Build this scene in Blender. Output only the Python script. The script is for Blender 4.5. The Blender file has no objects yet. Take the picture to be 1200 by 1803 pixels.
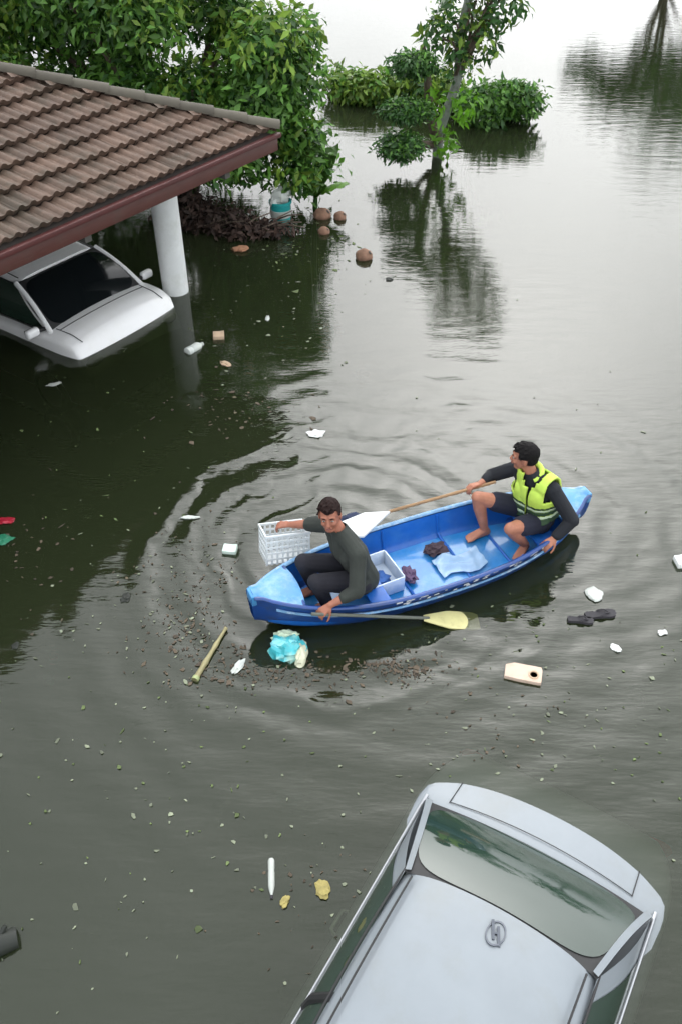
import bpy, bmesh, math, random
import numpy as np
from mathutils import Vector, Matrix, noise as mnoise
R = math.radians
scene = bpy.context.scene
col = scene.collection

# ------------------------------------------------------------------ camera
CAM_H, PITCH, FPX = 5.2, 41.0, 1550.0
cam_d = bpy.data.cameras.new('camera')
cam = bpy.data.objects.new('camera', cam_d); col.objects.link(cam)
cam.location = (0, 0, CAM_H)
cam.rotation_euler = (R(90 - PITCH), 0, 0)
cam_d.sensor_fit = 'HORIZONTAL'; cam_d.sensor_width = 36.0
cam_d.lens = 36.0 * FPX / 1200.0
cam_d.clip_end = 2000
scene.camera = cam

# ------------------------------------------------------------------ sky, sun, exposure
SUN_EL, SUN_AZ = 37.5, 12.0          # azimuth clockwise from +Y
world = bpy.data.worlds.new('World'); scene.world = world; world.use_nodes = True
wn = world.node_tree; wn.nodes.clear()
sky = wn.nodes.new('ShaderNodeTexSky'); sky.sky_type = 'NISHITA'; sky.sun_disc = False
sky.sun_elevation = R(SUN_EL); sky.sun_rotation = R(SUN_AZ)
sky.air_density = 1.0; sky.dust_density = 10.0; sky.ozone_density = 1.0
hs = wn.nodes.new('ShaderNodeHueSaturation'); hs.inputs['Saturation'].default_value = 0.16
tc = wn.nodes.new('ShaderNodeTexCoord')
cl = wn.nodes.new('ShaderNodeTexNoise'); cl.inputs['Scale'].default_value = 2.2; cl.inputs['Detail'].default_value = 5
mr = wn.nodes.new('ShaderNodeMapRange'); mr.inputs[1].default_value = .3; mr.inputs[2].default_value = .7
mr.inputs[3].default_value = .88; mr.inputs[4].default_value = 1.12
mx = wn.nodes.new('ShaderNodeVectorMath'); mx.operation = 'SCALE'
bg = wn.nodes.new('ShaderNodeBackground'); bg.inputs['Strength'].default_value = 0.15
wo = wn.nodes.new('ShaderNodeOutputWorld')
wl = wn.links.new
wl(sky.outputs[0], hs.inputs['Color']); wl(tc.outputs['Generated'], cl.inputs['Vector'])
wl(cl.outputs['Fac'], mr.inputs[0]); wl(mr.outputs[0], mx.inputs['Scale'])
hz = wn.nodes.new('ShaderNodeMix'); hz.data_type = 'RGBA'; hz.inputs['Factor'].default_value = .63       # even cloud sheet over the sky
hz.inputs[7].default_value = (14.2, 14.8, 15.4, 1); wl(hs.outputs[0], hz.inputs[6]); wl(hz.outputs[2], mx.inputs[0])
wl(mx.outputs[0], bg.inputs['Color']); wl(bg.outputs[0], wo.inputs['Surface'])
sl = bpy.data.lights.new('sun', 'SUN'); sl.energy = 0.5; sl.angle = R(140); sl.color = (1, .97, .92)
sun = bpy.data.objects.new('sun', sl); col.objects.link(sun)
_d = Vector((math.sin(R(SUN_AZ)) * math.cos(R(SUN_EL)), math.cos(R(SUN_AZ)) * math.cos(R(SUN_EL)), math.sin(R(SUN_EL))))
sun.rotation_euler = (-_d).to_track_quat('-Z', 'Y').to_euler(); sun.location = _d * 40
scene.view_settings.view_transform = 'Standard'
scene.view_settings.look = 'None'
scene.view_settings.exposure = 0.28
scene.view_settings.gamma = 1.0
cy = scene.cycles
cy.max_bounces = 6; cy.diffuse_bounces = 2; cy.glossy_bounces = 3; cy.transmission_bounces = 2; cy.volume_bounces = 0; cy.transparent_max_bounces = 6
cy.caustics_reflective = False; cy.caustics_refractive = False; cy.sample_clamp_indirect = 6.0
cy.use_adaptive_sampling = True; cy.adaptive_threshold = 0.045; cy.use_denoising = True; cy.time_limit = 800

# ------------------------------------------------------------------ helpers
rnd = random.Random(7)
def px(x, y, z=0.0):
    """point at height z that the photo shows at pixel x, y (used to lay the place out)"""
    t = R(PITCH); a = (x - 600) / FPX; b = -(y - 901.5) / FPX
    d = Vector((a, math.cos(t) + b * math.sin(t), -math.sin(t) + b * math.cos(t)))
    k = (z - CAM_H) / d.z
    return Vector((d.x * k, d.y * k, z))

def tag(o, label=None, cat=None, group=None, kind=None):
    if label: o['label'] = label
    if cat: o['category'] = cat
    if group: o['group'] = group
    if kind: o['kind'] = kind
    return o
def empty(name, loc=(0, 0, 0), rz=0.0):
    o = bpy.data.objects.new(name, None); col.objects.link(o)
    o.empty_display_size = .1
    o.location = loc; o.rotation_euler = (0, 0, rz); return o
def root_matrix(p):
    while p.parent: p = p.parent
    return Matrix.LocRotScale(p.location, p.rotation_euler, p.scale)
def smooth(me, ang=40):
    me.polygons.foreach_set('use_smooth', [True] * len(me.polygons))
    if ang: me.set_sharp_from_angle(angle=R(ang))

class MB:
    def __init__(s): s.v = []; s.f = []
    def add(s, vs, fs):
        o = len(s.v); s.v += [Vector(p) for p in vs]; s.f += [tuple(i + o for i in f) for f in fs]; return s
    def box(s, c, size, rot=None, bev=0.0):
        x, y, z = (d / 2 for d in size)
        if bev:
            bm = bmesh.new(); bmesh.ops.create_cube(bm, size=1)
            bmesh.ops.scale(bm, vec=size, verts=bm.verts)
            bmesh.ops.bevel(bm, geom=bm.edges[:] + bm.verts[:], offset=bev, segments=2, profile=.5, affect='EDGES')
            bm.verts.ensure_lookup_table(); vs = [v.co.copy() for v in bm.verts]; fs = [tuple(v.index for v in f.verts) for f in bm.faces]; bm.free()
        else:
            vs = [Vector((a, b, d)) for a in (-x, x) for b in (-y, y) for d in (-z, z)]
            fs = [(0, 1, 3, 2), (4, 6, 7, 5), (0, 4, 5, 1), (2, 3, 7, 6), (0, 2, 6, 4), (1, 5, 7, 3)]
        m = rot.to_matrix() if hasattr(rot, 'to_matrix') else rot
        vs = [(m @ v if m else v) + Vector(c) for v in vs]
        return s.add(vs, fs)
    def tube(s, pts, rs, n=10, cap=True, squash=1.0):
        pts = [Vector(p) for p in pts]; k = len(pts)
        if not hasattr(rs, '__len__'): rs = [rs] * k
        vs = []; fs = []; pn = None
        for i, p in enumerate(pts):
            d = (pts[min(i + 1, k - 1)] - pts[max(i - 1, 0)]).normalized()
            if pn is None:
                a = Vector((0, 0, 1)) if abs(d.z) < .9 else Vector((1, 0, 0))
                pn = d.cross(a).normalized()
            else: pn = (pn - d * pn.dot(d)).normalized()
            b = d.cross(pn)
            for j in range(n):
                t = 2 * math.pi * j / n
                vs.append(p + (pn * math.cos(t) + b * math.sin(t) * squash) * rs[i])
        for i in range(k - 1):
            for j in range(n):
                fs.append((i * n + j, i * n + (j + 1) % n, (i + 1) * n + (j + 1) % n, (i + 1) * n + j))
        if cap: fs += [tuple(range(n))[::-1], tuple((k - 1) * n + j for j in range(n))]
        return s.add(vs, fs)
    def lathe(s, prof, c=(0, 0, 0), n=20, rot=None):
        c = Vector(c); vs = []; fs = []
        for (r, z) in prof:
            for j in range(n):
                t = 2 * math.pi * j / n; p = Vector((r * math.cos(t), r * math.sin(t), z))
                vs.append((rot @ p if rot else p) + c)
        for i in range(len(prof) - 1):
            for j in range(n):
                fs.append((i * n + j, i * n + (j + 1) % n, (i + 1) * n + (j + 1) % n, (i + 1) * n + j))
        fs += [tuple(range(n))[::-1], tuple((len(prof) - 1) * n + j for j in range(n))]
        return s.add(vs, fs)
    def grid(s, fn, nu, nv, flip=False):
        vs = [fn(i / nu, j / nv) for j in range(nv + 1) for i in range(nu + 1)]
        fs = []
        for j in range(nv):
            for i in range(nu):
                a = j * (nu + 1) + i; q = (a, a + 1, a + nu + 2, a + nu + 1)
                fs.append(q[::-1] if flip else q)
        return s.add(vs, fs)
    def ell(s, c, r, rot=None, nu=14, nv=9):
        vs = []; fs = []; c = Vector(c)
        for j in range(nv + 1):
            ph = -math.pi / 2 + math.pi * j / nv
            for i in range(nu):
                t = 2 * math.pi * i / nu
                p = Vector((r[0] * math.cos(ph) * math.cos(t), r[1] * math.cos(ph) * math.sin(t), r[2] * math.sin(ph)))
                vs.append((rot @ p if rot else p) + c)
        for j in range(nv):
            for i in range(nu):
                fs.append((j * nu + i, j * nu + (i + 1) % nu, (j + 1) * nu + (i + 1) % nu, (j + 1) * nu + i))
        return s.add(vs, fs)
    def cap(s, p0, r0, p1, r1, n=12):
        """tapered capsule"""
        p0, p1 = Vector(p0), Vector(p1); d = p1 - p0; L = d.length
        if L < 1e-6: return s.ell(p0, (r0,) * 3)
        q = d.to_track_quat('Z', 'Y').to_matrix(); prof = []
        for k in range(5): t = -math.pi / 2 + math.pi / 2 * k / 4; prof.append((max(r0 * math.cos(t), 1e-4), r0 * math.sin(t)))
        for k in range(5): t = math.pi / 2 * k / 4; prof.append((max(r1 * math.cos(t), 1e-4), L + r1 * math.sin(t)))
        return s.lathe(prof, p0, n, q)
    def mesh(s, name, inv=None):
        me = bpy.data.meshes.new(name)
        vs = [(inv @ v) for v in s.v] if inv else s.v
        me.from_pydata([tuple(v) for v in vs], [], s.f); me.update(); return me
    def build(s, name, m, parent=None, world=False, sm=40, solid=0.0, sub=0, bev=0.0, loc=None, rot=None):
        inv = None
        if world and parent is not None: inv = root_matrix(parent).inverted()
        me = s.mesh(name, inv); me.materials.append(m)
        o = bpy.data.objects.new(name, me); col.objects.link(o)
        if parent: o.parent = parent
        if loc is not None: o.location = loc
        if rot is not None: o.rotation_euler = rot
        if solid or sub or bev:
            if solid: md = o.modifiers.new('s', 'SOLIDIFY'); md.thickness = solid; md.offset = -1
            if bev: md = o.modifiers.new('b', 'BEVEL'); md.width = bev; md.segments = 2; md.limit_method = 'ANGLE'
            if sub: md = o.modifiers.new('u', 'SUBSURF'); md.levels = sub; md.render_levels = sub
            bake(o)
        if sm: smooth(o.data, sm)
        return o
def bake(o):
    dg = bpy.context.evaluated_depsgraph_get(); dg.update()
    me = bpy.data.meshes.new_from_object(o.evaluated_get(dg)); old = o.data
    o.modifiers.clear(); o.data = me; me.name = old.name
    bpy.data.meshes.remove(old)

# ------------------------------------------------------------------ materials
MATS = {}
def new_mat(name):
    m = bpy.data.materials.new(name); m.use_nodes = True
    nt = m.node_tree; nt.nodes.clear(); out = nt.nodes.new('ShaderNodeOutputMaterial')
    return m, nt, out
def N(nt, typ, **kw):
    n = nt.nodes.new(typ)
    for k, v in kw.items(): setattr(n, k, v)
    return n
def math_n(nt, op, a, b=None, c=None, clamp=False):
    n = nt.nodes.new('ShaderNodeMath'); n.operation = op; n.use_clamp = clamp
    for i, v in enumerate((a, b, c)):
        if v is None: continue
        if isinstance(v, (int, float)): n.inputs[i].default_value = v
        else: nt.links.new(v, n.inputs[i])
    return n.outputs[0]
def mat(name, c, rough=.6, var=.18, scale=6.0, dirt=None, dirt_amt=.0, dirt_scale=9.0, metal=0.0, spec=.5, bump=.0, bscale=60.0,
        coat=0.0, island=0.0, objrand=0.0, trans=0.0, coords='Object'):
    if name in MATS: return MATS[name]
    m, nt, out = new_mat(name); L = nt.links.new
    p = N(nt, 'ShaderNodeBsdfPrincipled'); t = N(nt, 'ShaderNodeTexCoord')
    ns = N(nt, 'ShaderNodeTexNoise'); ns.inputs['Scale'].default_value = scale; ns.inputs['Detail'].default_value = 6; ns.inputs['Roughness'].default_value = .62
    if coords == 'World': co_ = N(nt, 'ShaderNodeNewGeometry').outputs['Position']
    else: co_ = t.outputs[coords]
    L(co_, ns.inputs['Vector'])
    k = N(nt, 'ShaderNodeMapRange'); k.inputs[1].default_value = .28; k.inputs[2].default_value = .72
    k.inputs[3].default_value = 1 - var; k.inputs[4].default_value = 1 + var
    L(ns.outputs['Fac'], k.inputs[0]); fac = k.outputs[0]
    if island:
        g = N(nt, 'ShaderNodeNewGeometry')
        fac = math_n(nt, 'MULTIPLY', fac, math_n(nt, 'ADD', math_n(nt, 'MULTIPLY', g.outputs['Random Per Island'], 2 * island), 1 - island))
    if objrand:
        g = N(nt, 'ShaderNodeObjectInfo')
        fac = math_n(nt, 'MULTIPLY', fac, math_n(nt, 'ADD', math_n(nt, 'MULTIPLY', g.outputs['Random'], 2 * objrand), 1 - objrand))
    sc = N(nt, 'ShaderNodeVectorMath', operation='SCALE'); sc.inputs[0].default_value = c[:3]; L(fac, sc.inputs['Scale']); colr = sc.outputs[0]
    if dirt:
        n2 = N(nt, 'ShaderNodeTexNoise'); n2.inputs['Scale'].default_value = dirt_scale; n2.inputs['Detail'].default_value = 8; n2.inputs['Roughness'].default_value = .7
        L(co_, n2.inputs['Vector'])
        r2 = N(nt, 'ShaderNodeMapRange'); r2.inputs[1].default_value = .48; r2.inputs[2].default_value = .68; r2.inputs[3].default_value = 0; r2.inputs[4].default_value = dirt_amt
        L(n2.outputs['Fac'], r2.inputs[0])
        mm = N(nt, 'ShaderNodeMix', data_type='RGBA'); L(r2.outputs[0], mm.inputs['Factor']); L(colr, mm.inputs[6]); mm.inputs[7].default_value = (*dirt, 1)
        colr = mm.outputs[2]
    L(colr, p.inputs['Base Color'])
    rr = math_n(nt, 'ADD', math_n(nt, 'MULTIPLY', ns.outputs['Fac'], .16), rough - .08, clamp=True); L(rr, p.inputs['Roughness'])
    p.inputs['Metallic'].default_value = metal; p.inputs['Specular IOR Level'].default_value = spec
    if coat: p.inputs['Coat Weight'].default_value = coat; p.inputs['Coat Roughness'].default_value = .06
    if bump:
        nb = N(nt, 'ShaderNodeTexNoise'); nb.inputs['Scale'].default_value = bscale; nb.inputs['Detail'].default_value = 4
        L(co_, nb.inputs['Vector'])
        b = N(nt, 'ShaderNodeBump'); b.inputs['Strength'].default_value = bump; b.inputs['Distance'].default_value = .01
        L(nb.outputs['Fac'], b.inputs['Height']); L(b.outputs[0], p.inputs['Normal'])
    sh = p.outputs[0]
    if trans:
        tr = N(nt, 'ShaderNodeBsdfTranslucent'); L(colr, tr.inputs['Color'])
        ms = N(nt, 'ShaderNodeMixShader'); ms.inputs[0].default_value = trans; L(sh, ms.inputs[1]); L(tr.outputs[0], ms.inputs[2]); sh = ms.outputs[0]
    L(sh, out.inputs['Surface']); MATS[name] = m; return m

def srgb(r, g, b):
    f = lambda c: (c / 255 / 12.92) if c / 255 <= .04045 else ((c / 255 + .055) / 1.055) ** 2.4
    return (f(r), f(g), f(b))

# ------------------------------------------------------------------ flood water and ground
def water_material():
    m, nt, out = new_mat('flood_water'); L = nt.links.new
    g = N(nt, 'ShaderNodeNewGeometry'); pos = g.outputs['Position']
    sx = N(nt, 'ShaderNodeSeparateXYZ'); L(pos, sx.inputs[0]); X, Y = sx.outputs[0], sx.outputs[1]
    wob = N(nt, 'ShaderNodeTexNoise'); wob.inputs['Scale'].default_value = 1.1; wob.inputs['Detail'].default_value = 3; L(pos, wob.inputs['Vector'])
    wv = math_n(nt, 'SUBTRACT', wob.outputs['Fac'], .5)
    def ring(cx, cy, lam, r0, r1, amp, w=.5, soft=.5):
        dx = math_n(nt, 'SUBTRACT', X, cx); dy = math_n(nt, 'SUBTRACT', Y, cy)
        r = math_n(nt, 'SQRT', math_n(nt, 'ADD', math_n(nt, 'MULTIPLY', dx, dx), math_n(nt, 'MULTIPLY', dy, dy)))
        rw = math_n(nt, 'ADD', r, math_n(nt, 'MULTIPLY', wv, w))
        s = math_n(nt, 'SINE', math_n(nt, 'MULTIPLY', rw, 2 * math.pi / lam))
        a = N(nt, 'ShaderNodeMapRange', interpolation_type='SMOOTHSTEP'); L(rw, a.inputs[0])
        a.inputs[1].default_value = r0 - soft; a.inputs[2].default_value = r0; a.inputs[3].default_value = 0; a.inputs[4].default_value = 1
        b = N(nt, 'ShaderNodeMapRange', interpolation_type='SMOOTHSTEP'); L(rw, b.inputs[0])
        b.inputs[1].default_value = r1 - soft; b.inputs[2].default_value = r1 + soft; b.inputs[3].default_value = 1; b.inputs[4].default_value = 0
        return math_n(nt, 'MULTIPLY', math_n(nt, 'MULTIPLY', s, amp), math_n(nt, 'MULTIPLY', a.outputs[0], b.outputs[0]))
    h = ring(-.08, 5.45, .30, .75, 1.7, .0034, .45, .4)
    h = math_n(nt, 'ADD', h, ring(.1, 5.6, .15, .6, 1.7, .0007, .9, .4))
    h = math_n(nt, 'ADD', h, ring(1.7, 6.0, .27, .5, 2.2, .0014, .5, .9))
    h = math_n(nt, 'ADD', h, ring(.3, 5.35, .46, 1.3, 3.2, .0026, .6, 1.1))
    # small wind ripples, longer across the view than along it
    mp = N(nt, 'ShaderNodeMapping'); L(pos, mp.inputs['Vector']); mp.inputs['Scale'].default_value = (1.2, 4.2, 1); mp.inputs['Rotation'].default_value = (0, 0, R(6))
    n1 = N(nt, 'ShaderNodeTexNoise'); n1.inputs['Scale'].default_value = 1.6; n1.inputs['Detail'].default_value = 3; L(mp.outputs[0], n1.inputs['Vector'])
    h = math_n(nt, 'ADD', h, math_n(nt, 'MULTIPLY', n1.outputs['Fac'], .0055))
    n2 = N(nt, 'ShaderNodeTexNoise'); n2.inputs['Scale'].default_value = 9.0; n2.inputs['Detail'].default_value = 3; L(mp.outputs[0], n2.inputs['Vector'])
    h = math_n(nt, 'ADD', h, math_n(nt, 'MULTIPLY', n2.outputs['Fac'], .0009))
    bp = N(nt, 'ShaderNodeBump'); bp.inputs['Strength'].default_value = 1; bp.inputs['Distance'].default_value = 1; L(h, bp.inputs['Height'])
    fr = N(nt, 'ShaderNodeFresnel'); fr.inputs['IOR'].default_value = 1.46; L(bp.outputs[0], fr.inputs['Normal'])
    gl = N(nt, 'ShaderNodeBsdfGlossy'); gl.inputs['Roughness'].default_value = .03; gl.inputs['Color'].default_value = (1, 1, 1, 1); L(bp.outputs[0], gl.inputs['Normal'])
    # suspended silt, in drifting patches
    ps = N(nt, 'ShaderNodeTexNoise'); ps.inputs['Scale'].default_value = .55; ps.inputs['Detail'].default_value = 5; L(pos, ps.inputs['Vector'])
    cr = N(nt, 'ShaderNodeMix', data_type='RGBA'); L(ps.outputs['Fac'], cr.inputs['Factor'])
    cr.inputs[6].default_value = (.025, .036, .014, 1); cr.inputs[7].default_value = (.036, .045, .022, 1)
    df = N(nt, 'ShaderNodeBsdfDiffuse'); L(cr.outputs[2], df.inputs['Color'])
    tr = N(nt, 'ShaderNodeBsdfTransparent'); tr.inputs['Color'].default_value = (.86, .90, .80, 1)
    bd = N(nt, 'ShaderNodeMixShader'); bd.inputs[0].default_value = .5; L(tr.outputs[0], bd.inputs[1]); L(df.outputs[0], bd.inputs[2])
    ms = N(nt, 'ShaderNodeMixShader'); L(fr.outputs[0], ms.inputs[0]); L(bd.outputs[0], ms.inputs[1]); L(gl.outputs[0], ms.inputs[2])
    L(ms.outputs[0], out.inputs['Surface'])
    va = N(nt, 'ShaderNodeVolumeAbsorption'); va.inputs['Color'].default_value = (.52, .56, .36, 1); va.inputs['Density'].default_value = 8.0
    L(va.outputs[0], out.inputs['Volume'])
    return m
DEPTH = .95
b = MB(); b.box((0, 100, -.46), (500, 500, .92))
tag(b.build('flood_water', water_material(), sm=0), kind='structure')
b = MB(); b.box((0, 100, -DEPTH - .2), (700, 700, .4))
tag(b.build('ground', mat('mud', (.10, .085, .06), .9, .3, 1.5), sm=0), kind='structure')

# ------------------------------------------------------------------ carport
UD = Vector((.578, .816, 0)); FD = Vector((.816, -.578, 0))      # along the eave, and out of the carport
def cp(u, f, z): return UD * u + FD * f + Vector((0, 0, z))
EAVE_F, CORNER_U, HEAVE, PITCH_R = -6.34, 7.72, 2.04, math.tan(R(20))
END_U, RUN = -1.0, 2.7
m_tile = mat('roof_tile', srgb(94, 75, 63), .75, .25, 14, dirt=srgb(52, 50, 38), dirt_amt=.7, dirt_scale=2.2, objrand=.22, bump=.4, bscale=90, coords='World')
m_cap = mat('hip_tile', srgb(82, 77, 67), .8, .25, 9, dirt=srgb(70, 68, 58), dirt_amt=.5, objrand=.15)
m_fascia = mat('fascia_paint', srgb(80, 44, 38), .5, .16, 5, dirt=srgb(70, 52, 46), dirt_amt=.6, dirt_scale=5)
m_gut = mat('eave_trim', srgb(74, 32, 30), .55, .2, 6)
m_soffit = mat('soffit_board', (.10, .095, .085), .8, .2, 4)
m_col = mat('white_column_paint', (.80, .82, .81), .55, .06, 5, dirt=(.5, .52, .45), dirt_amt=.4, dirt_scale=3)
m_wall = mat('added_wall_render', (.20, .19, .17), .9, .25, 3, dirt=(.08, .08, .05), dirt_amt=.7, dirt_scale=2)

carport = empty('carport', cp(4, -9, -DEPTH))
tag(carport, 'open carport with brown ribbed tile hip roof over the white car', 'carport')
def slope_z(run): return HEAVE + run * PITCH_R
# roof deck: the slope over the car, the hip end, the back slope
b = MB()
r0 = .02
b.add([cp(CORNER_U - r0, EAVE_F - r0, slope_z(r0) - .04), cp(END_U, EAVE_F - r0, slope_z(r0) - .04), cp(END_U, EAVE_F - RUN, slope_z(RUN) - .04), cp(CORNER_U - RUN, EAVE_F - RUN, slope_z(RUN) - .04)], [(0, 1, 2, 3)])
b.add([cp(CORNER_U - r0, EAVE_F - r0, slope_z(r0) - .04), cp(CORNER_U - RUN, EAVE_F - RUN, slope_z(RUN) - .04), cp(CORNER_U - r0, EAVE_F - 2 * RUN, slope_z(r0) - .04)], [(0, 1, 2)])
b.add([cp(END_U, EAVE_F - 2 * RUN, slope_z(r0) - .04), cp(CORNER_U - r0, EAVE_F - 2 * RUN, slope_z(r0) - .04), cp(CORNER_U - RUN, EAVE_F - RUN, slope_z(RUN) - .04), cp(END_U, EAVE_F - RUN, slope_z(RUN) - .04)], [(0, 1, 2, 3)])
roof = b.build('roof', mat('roof_deck', (.05, .04, .035), .9), carport, world=True, sm=0)
GA, TW = .245, .262           # course gauge (in plan) and tile width
NW = 13
def tile_prof(w):             # two rolls per tile
    p = (w * 2) % 1.0
    return .026 * max(0.0, math.sin(math.pi * min(1, max(0, (p - .18) / .64)))) ** .8
def tile_mesh(name, u0, run0, clip, base, outd, along, inv):
    """one tile: u0 = its high-u side; run0 = its lower edge"""
    vs = []; fs = []
    for j, rr in enumerate((0.0, .5, 1.0)):
        for i in range(NW):
            w = i / (NW - 1); run = run0 + rr * (GA + .03)
            lift = .066 * (1 - rr) + tile_prof(w)
            u = u0 - w * TW
            if clip: u = min(u, CORNER_U - run - .012)
            vs.append((u, run, slope_z(run) + lift - .012))
    for j in range(2):
        for i in range(NW - 1):
            a = j * NW + i; fs.append((a, a + NW, a + NW + 1, a + 1))
    o = len(vs)
    for i in range(NW):
        u, run, z = vs[i]; vs.append((u, run + .035, slope_z(run + .035) + tile_prof(i / (NW - 1)) * .6 - .004))
    for i in range(NW - 1): fs.append((i, i + 1, o + i + 1, o + i))
    me = bpy.data.meshes.new(name)
    me.from_pydata([tuple(inv @ cp(u, EAVE_F - run, z)) for (u, run, z) in vs], [], fs)
    me.materials.append(m_tile); me.update(); smooth(me, 35); return me
inv = root_matrix(carport).inverted()
rng = random.Random(3)
row = 0
while row * GA < RUN - .05:
    run0 = row * GA
    umax = CORNER_U - run0
    proto = None; k = 0
    u0 = CORNER_U - (0.5 * TW if row % 2 else 0)
    while u0 > 1.0:
        if u0 - TW < umax - .01:
            clip = u0 > CORNER_U - run0 - GA - .03
            if clip or proto is None:
                me = tile_mesh('tile', u0, run0, clip, None, None, None, inv)
                o = bpy.data.objects.new('tile', me); col.objects.link(o); o.parent = roof
                if not clip: proto = (me, u0)
            else:
                o = bpy.data.objects.new('tile', proto[0]); col.objects.link(o); o.parent = roof
                o.location = UD.xyz * (u0 - proto[1]) + Vector((0, 0, rng.uniform(-.003, .004))) + FD * rng.uniform(-.004, .006)
                o.rotation_euler = (0, 0, 0)
        u0 -= TW
    row += 1
# tiles on the far hip end and out of frame, seen only at a grazing angle
b = MB()
for r_ in range(11):
    run0 = r_ * GA; L0 = EAVE_F - run0; L1 = EAVE_F - 2 * RUN + run0
    n = max(1, int(abs(L1 - L0) / .131))
    for i in range(n):
        f0 = L0 + (L1 - L0) * i / n; f1 = L0 + (L1 - L0) * (i + 1) / n
        z0 = slope_z(run0) + .02; z1 = slope_z(run0 + GA) - .005; fm = (f0 + f1) / 2
        ua, ub = CORNER_U - run0 + .02, CORNER_U - run0 - GA
        b.add([cp(ua, f0, z0), cp(ua, fm, z0 + .03), cp(ua, f1, z0), cp(ub, f0, z1), cp(ub, fm, z1 + .03), cp(ub, f1, z1), cp(ua, f0, z0 - .03), cp(ua, f1, z0 - .03)],
              [(0, 1, 4, 3), (1, 2, 5, 4), (0, 6, 7, 2, 1)])
tag(b.build('hip_end_tiles', m_tile, roof, world=True, sm=0), kind='stuff')
# hip caps
nh = 11
for i in range(nh):
    ra, rb = RUN * i / nh - .03, RUN * (i + 1) / nh
    A = cp(CORNER_U - ra, EAVE_F - ra, slope_z(ra) + .074); B2 = cp(CORNER_U - rb, EAVE_F - rb, slope_z(rb) + .058)
    b = MB(); side = (B2 - A).cross(Vector((0, 0, 1))).normalized(); up = side.cross(B2 - A).normalized()
    if up.z < 0: up = -up
    vs = []; fs = []; nn = 9
    for e, (P, rr) in enumerate(((A, .085), (B2, .074))):
        for j in range(nn):
            t = math.pi * (j / (nn - 1)) * 1.1 - .05 * math.pi
            vs.append(P + side * math.cos(t) * rr + up * (math.sin(t) * rr * .75 - .01))
    for j in range(nn - 1): fs.append((j, j + 1, nn + j + 1, nn + j))
    fs.append(tuple(range(nn)))
    b.add(vs, fs); b.build('hip_cap', m_cap, roof, world=True, sm=50)
# ridge
b = MB(); b.tube([cp(CORNER_U - RUN + .1, EAVE_F - RUN, slope_z(RUN) + .02), cp(END_U, EAVE_F - RUN, slope_z(RUN) + .02)], .09, 12, squash=.8)
b.build('ridge_cap', m_cap, roof, world=True)
# fascia boards
fa = MB()
fa.box(cp((CORNER_U + END_U) / 2, EAVE_F + .012, HEAVE - .125), (CORNER_U - END_U, .025, .145), Matrix.Rotation(math.atan2(UD.y, UD.x), 3, 'Z'))
fa.build('fascia', m_fascia, carport, world=True, bev=.004)
fa = MB(); fa.box(cp((CORNER_U + END_U) / 2 + .02, EAVE_F + .035, HEAVE - .03), (CORNER_U - END_U, .06, .045), Matrix.Rotation(math.atan2(UD.y, UD.x), 3, 'Z'))
fa.build('eave_trim', m_gut, carport, world=True, bev=.004)
fa = MB(); fa.box(cp(CORNER_U + .012, EAVE_F - RUN, HEAVE - .135), (.025, 2 * RUN - .03, .17), Matrix.Rotation(math.atan2(UD.y, UD.x), 3, 'Z'))
fa.build('fascia', m_fascia, carport, world=True, bev=.004)
# soffit and rafters below
fa = MB(); fa.box(cp((CORNER_U + END_U) / 2, EAVE_F - RUN, HEAVE - .16), (CORNER_U - END_U - .04, 2 * RUN - .04, .02), Matrix.Rotation(math.atan2(UD.y, UD.x), 3, 'Z'))
fa.build('ceiling', m_soffit, carport, world=True, sm=0)
for uu in (6.95, 5.0, 3.0, 1.0):
    fa = MB(); fa.box(cp(uu, EAVE_F - RUN, HEAVE - .23), (.08, 2 * RUN - .1, .12), Matrix.Rotation(math.atan2(UD.y, UD.x), 3, 'Z'))
    fa.build('beam', m_soffit, carport, world=True, sm=0)
for (uu, ff) in ((7.16, -7.63), (2.2, -7.63), (7.16, -10.6)):
    P = cp(uu, ff, 0); fa = MB()
    fa.lathe([(.162, -DEPTH), (.162, .4), (.161, 1.2), (.160, HEAVE - .17)], P, 28)
    fa.build('column', m_col, carport, world=True)
fa = MB(); fa.box(cp(3.0, EAVE_F - 2 * RUN + .35, .45), (8.4, .15, 2.8), Matrix.Rotation(math.atan2(UD.y, UD.x), 3, 'Z'))
fa.build('added_back_wall', m_wall, carport, world=True, sm=0)  # unseen wall, added so no light leaks in under the roof
fa = MB(); fa.box(cp(-.9, EAVE_F - RUN, .45), (.15, 2 * RUN - .4, 2.8), Matrix.Rotation(math.atan2(UD.y, UD.x), 3, 'Z'))
fa.build('added_side_wall', m_wall, carport, world=True, sm=0)  # out of view, added to close the left end against light

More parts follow.
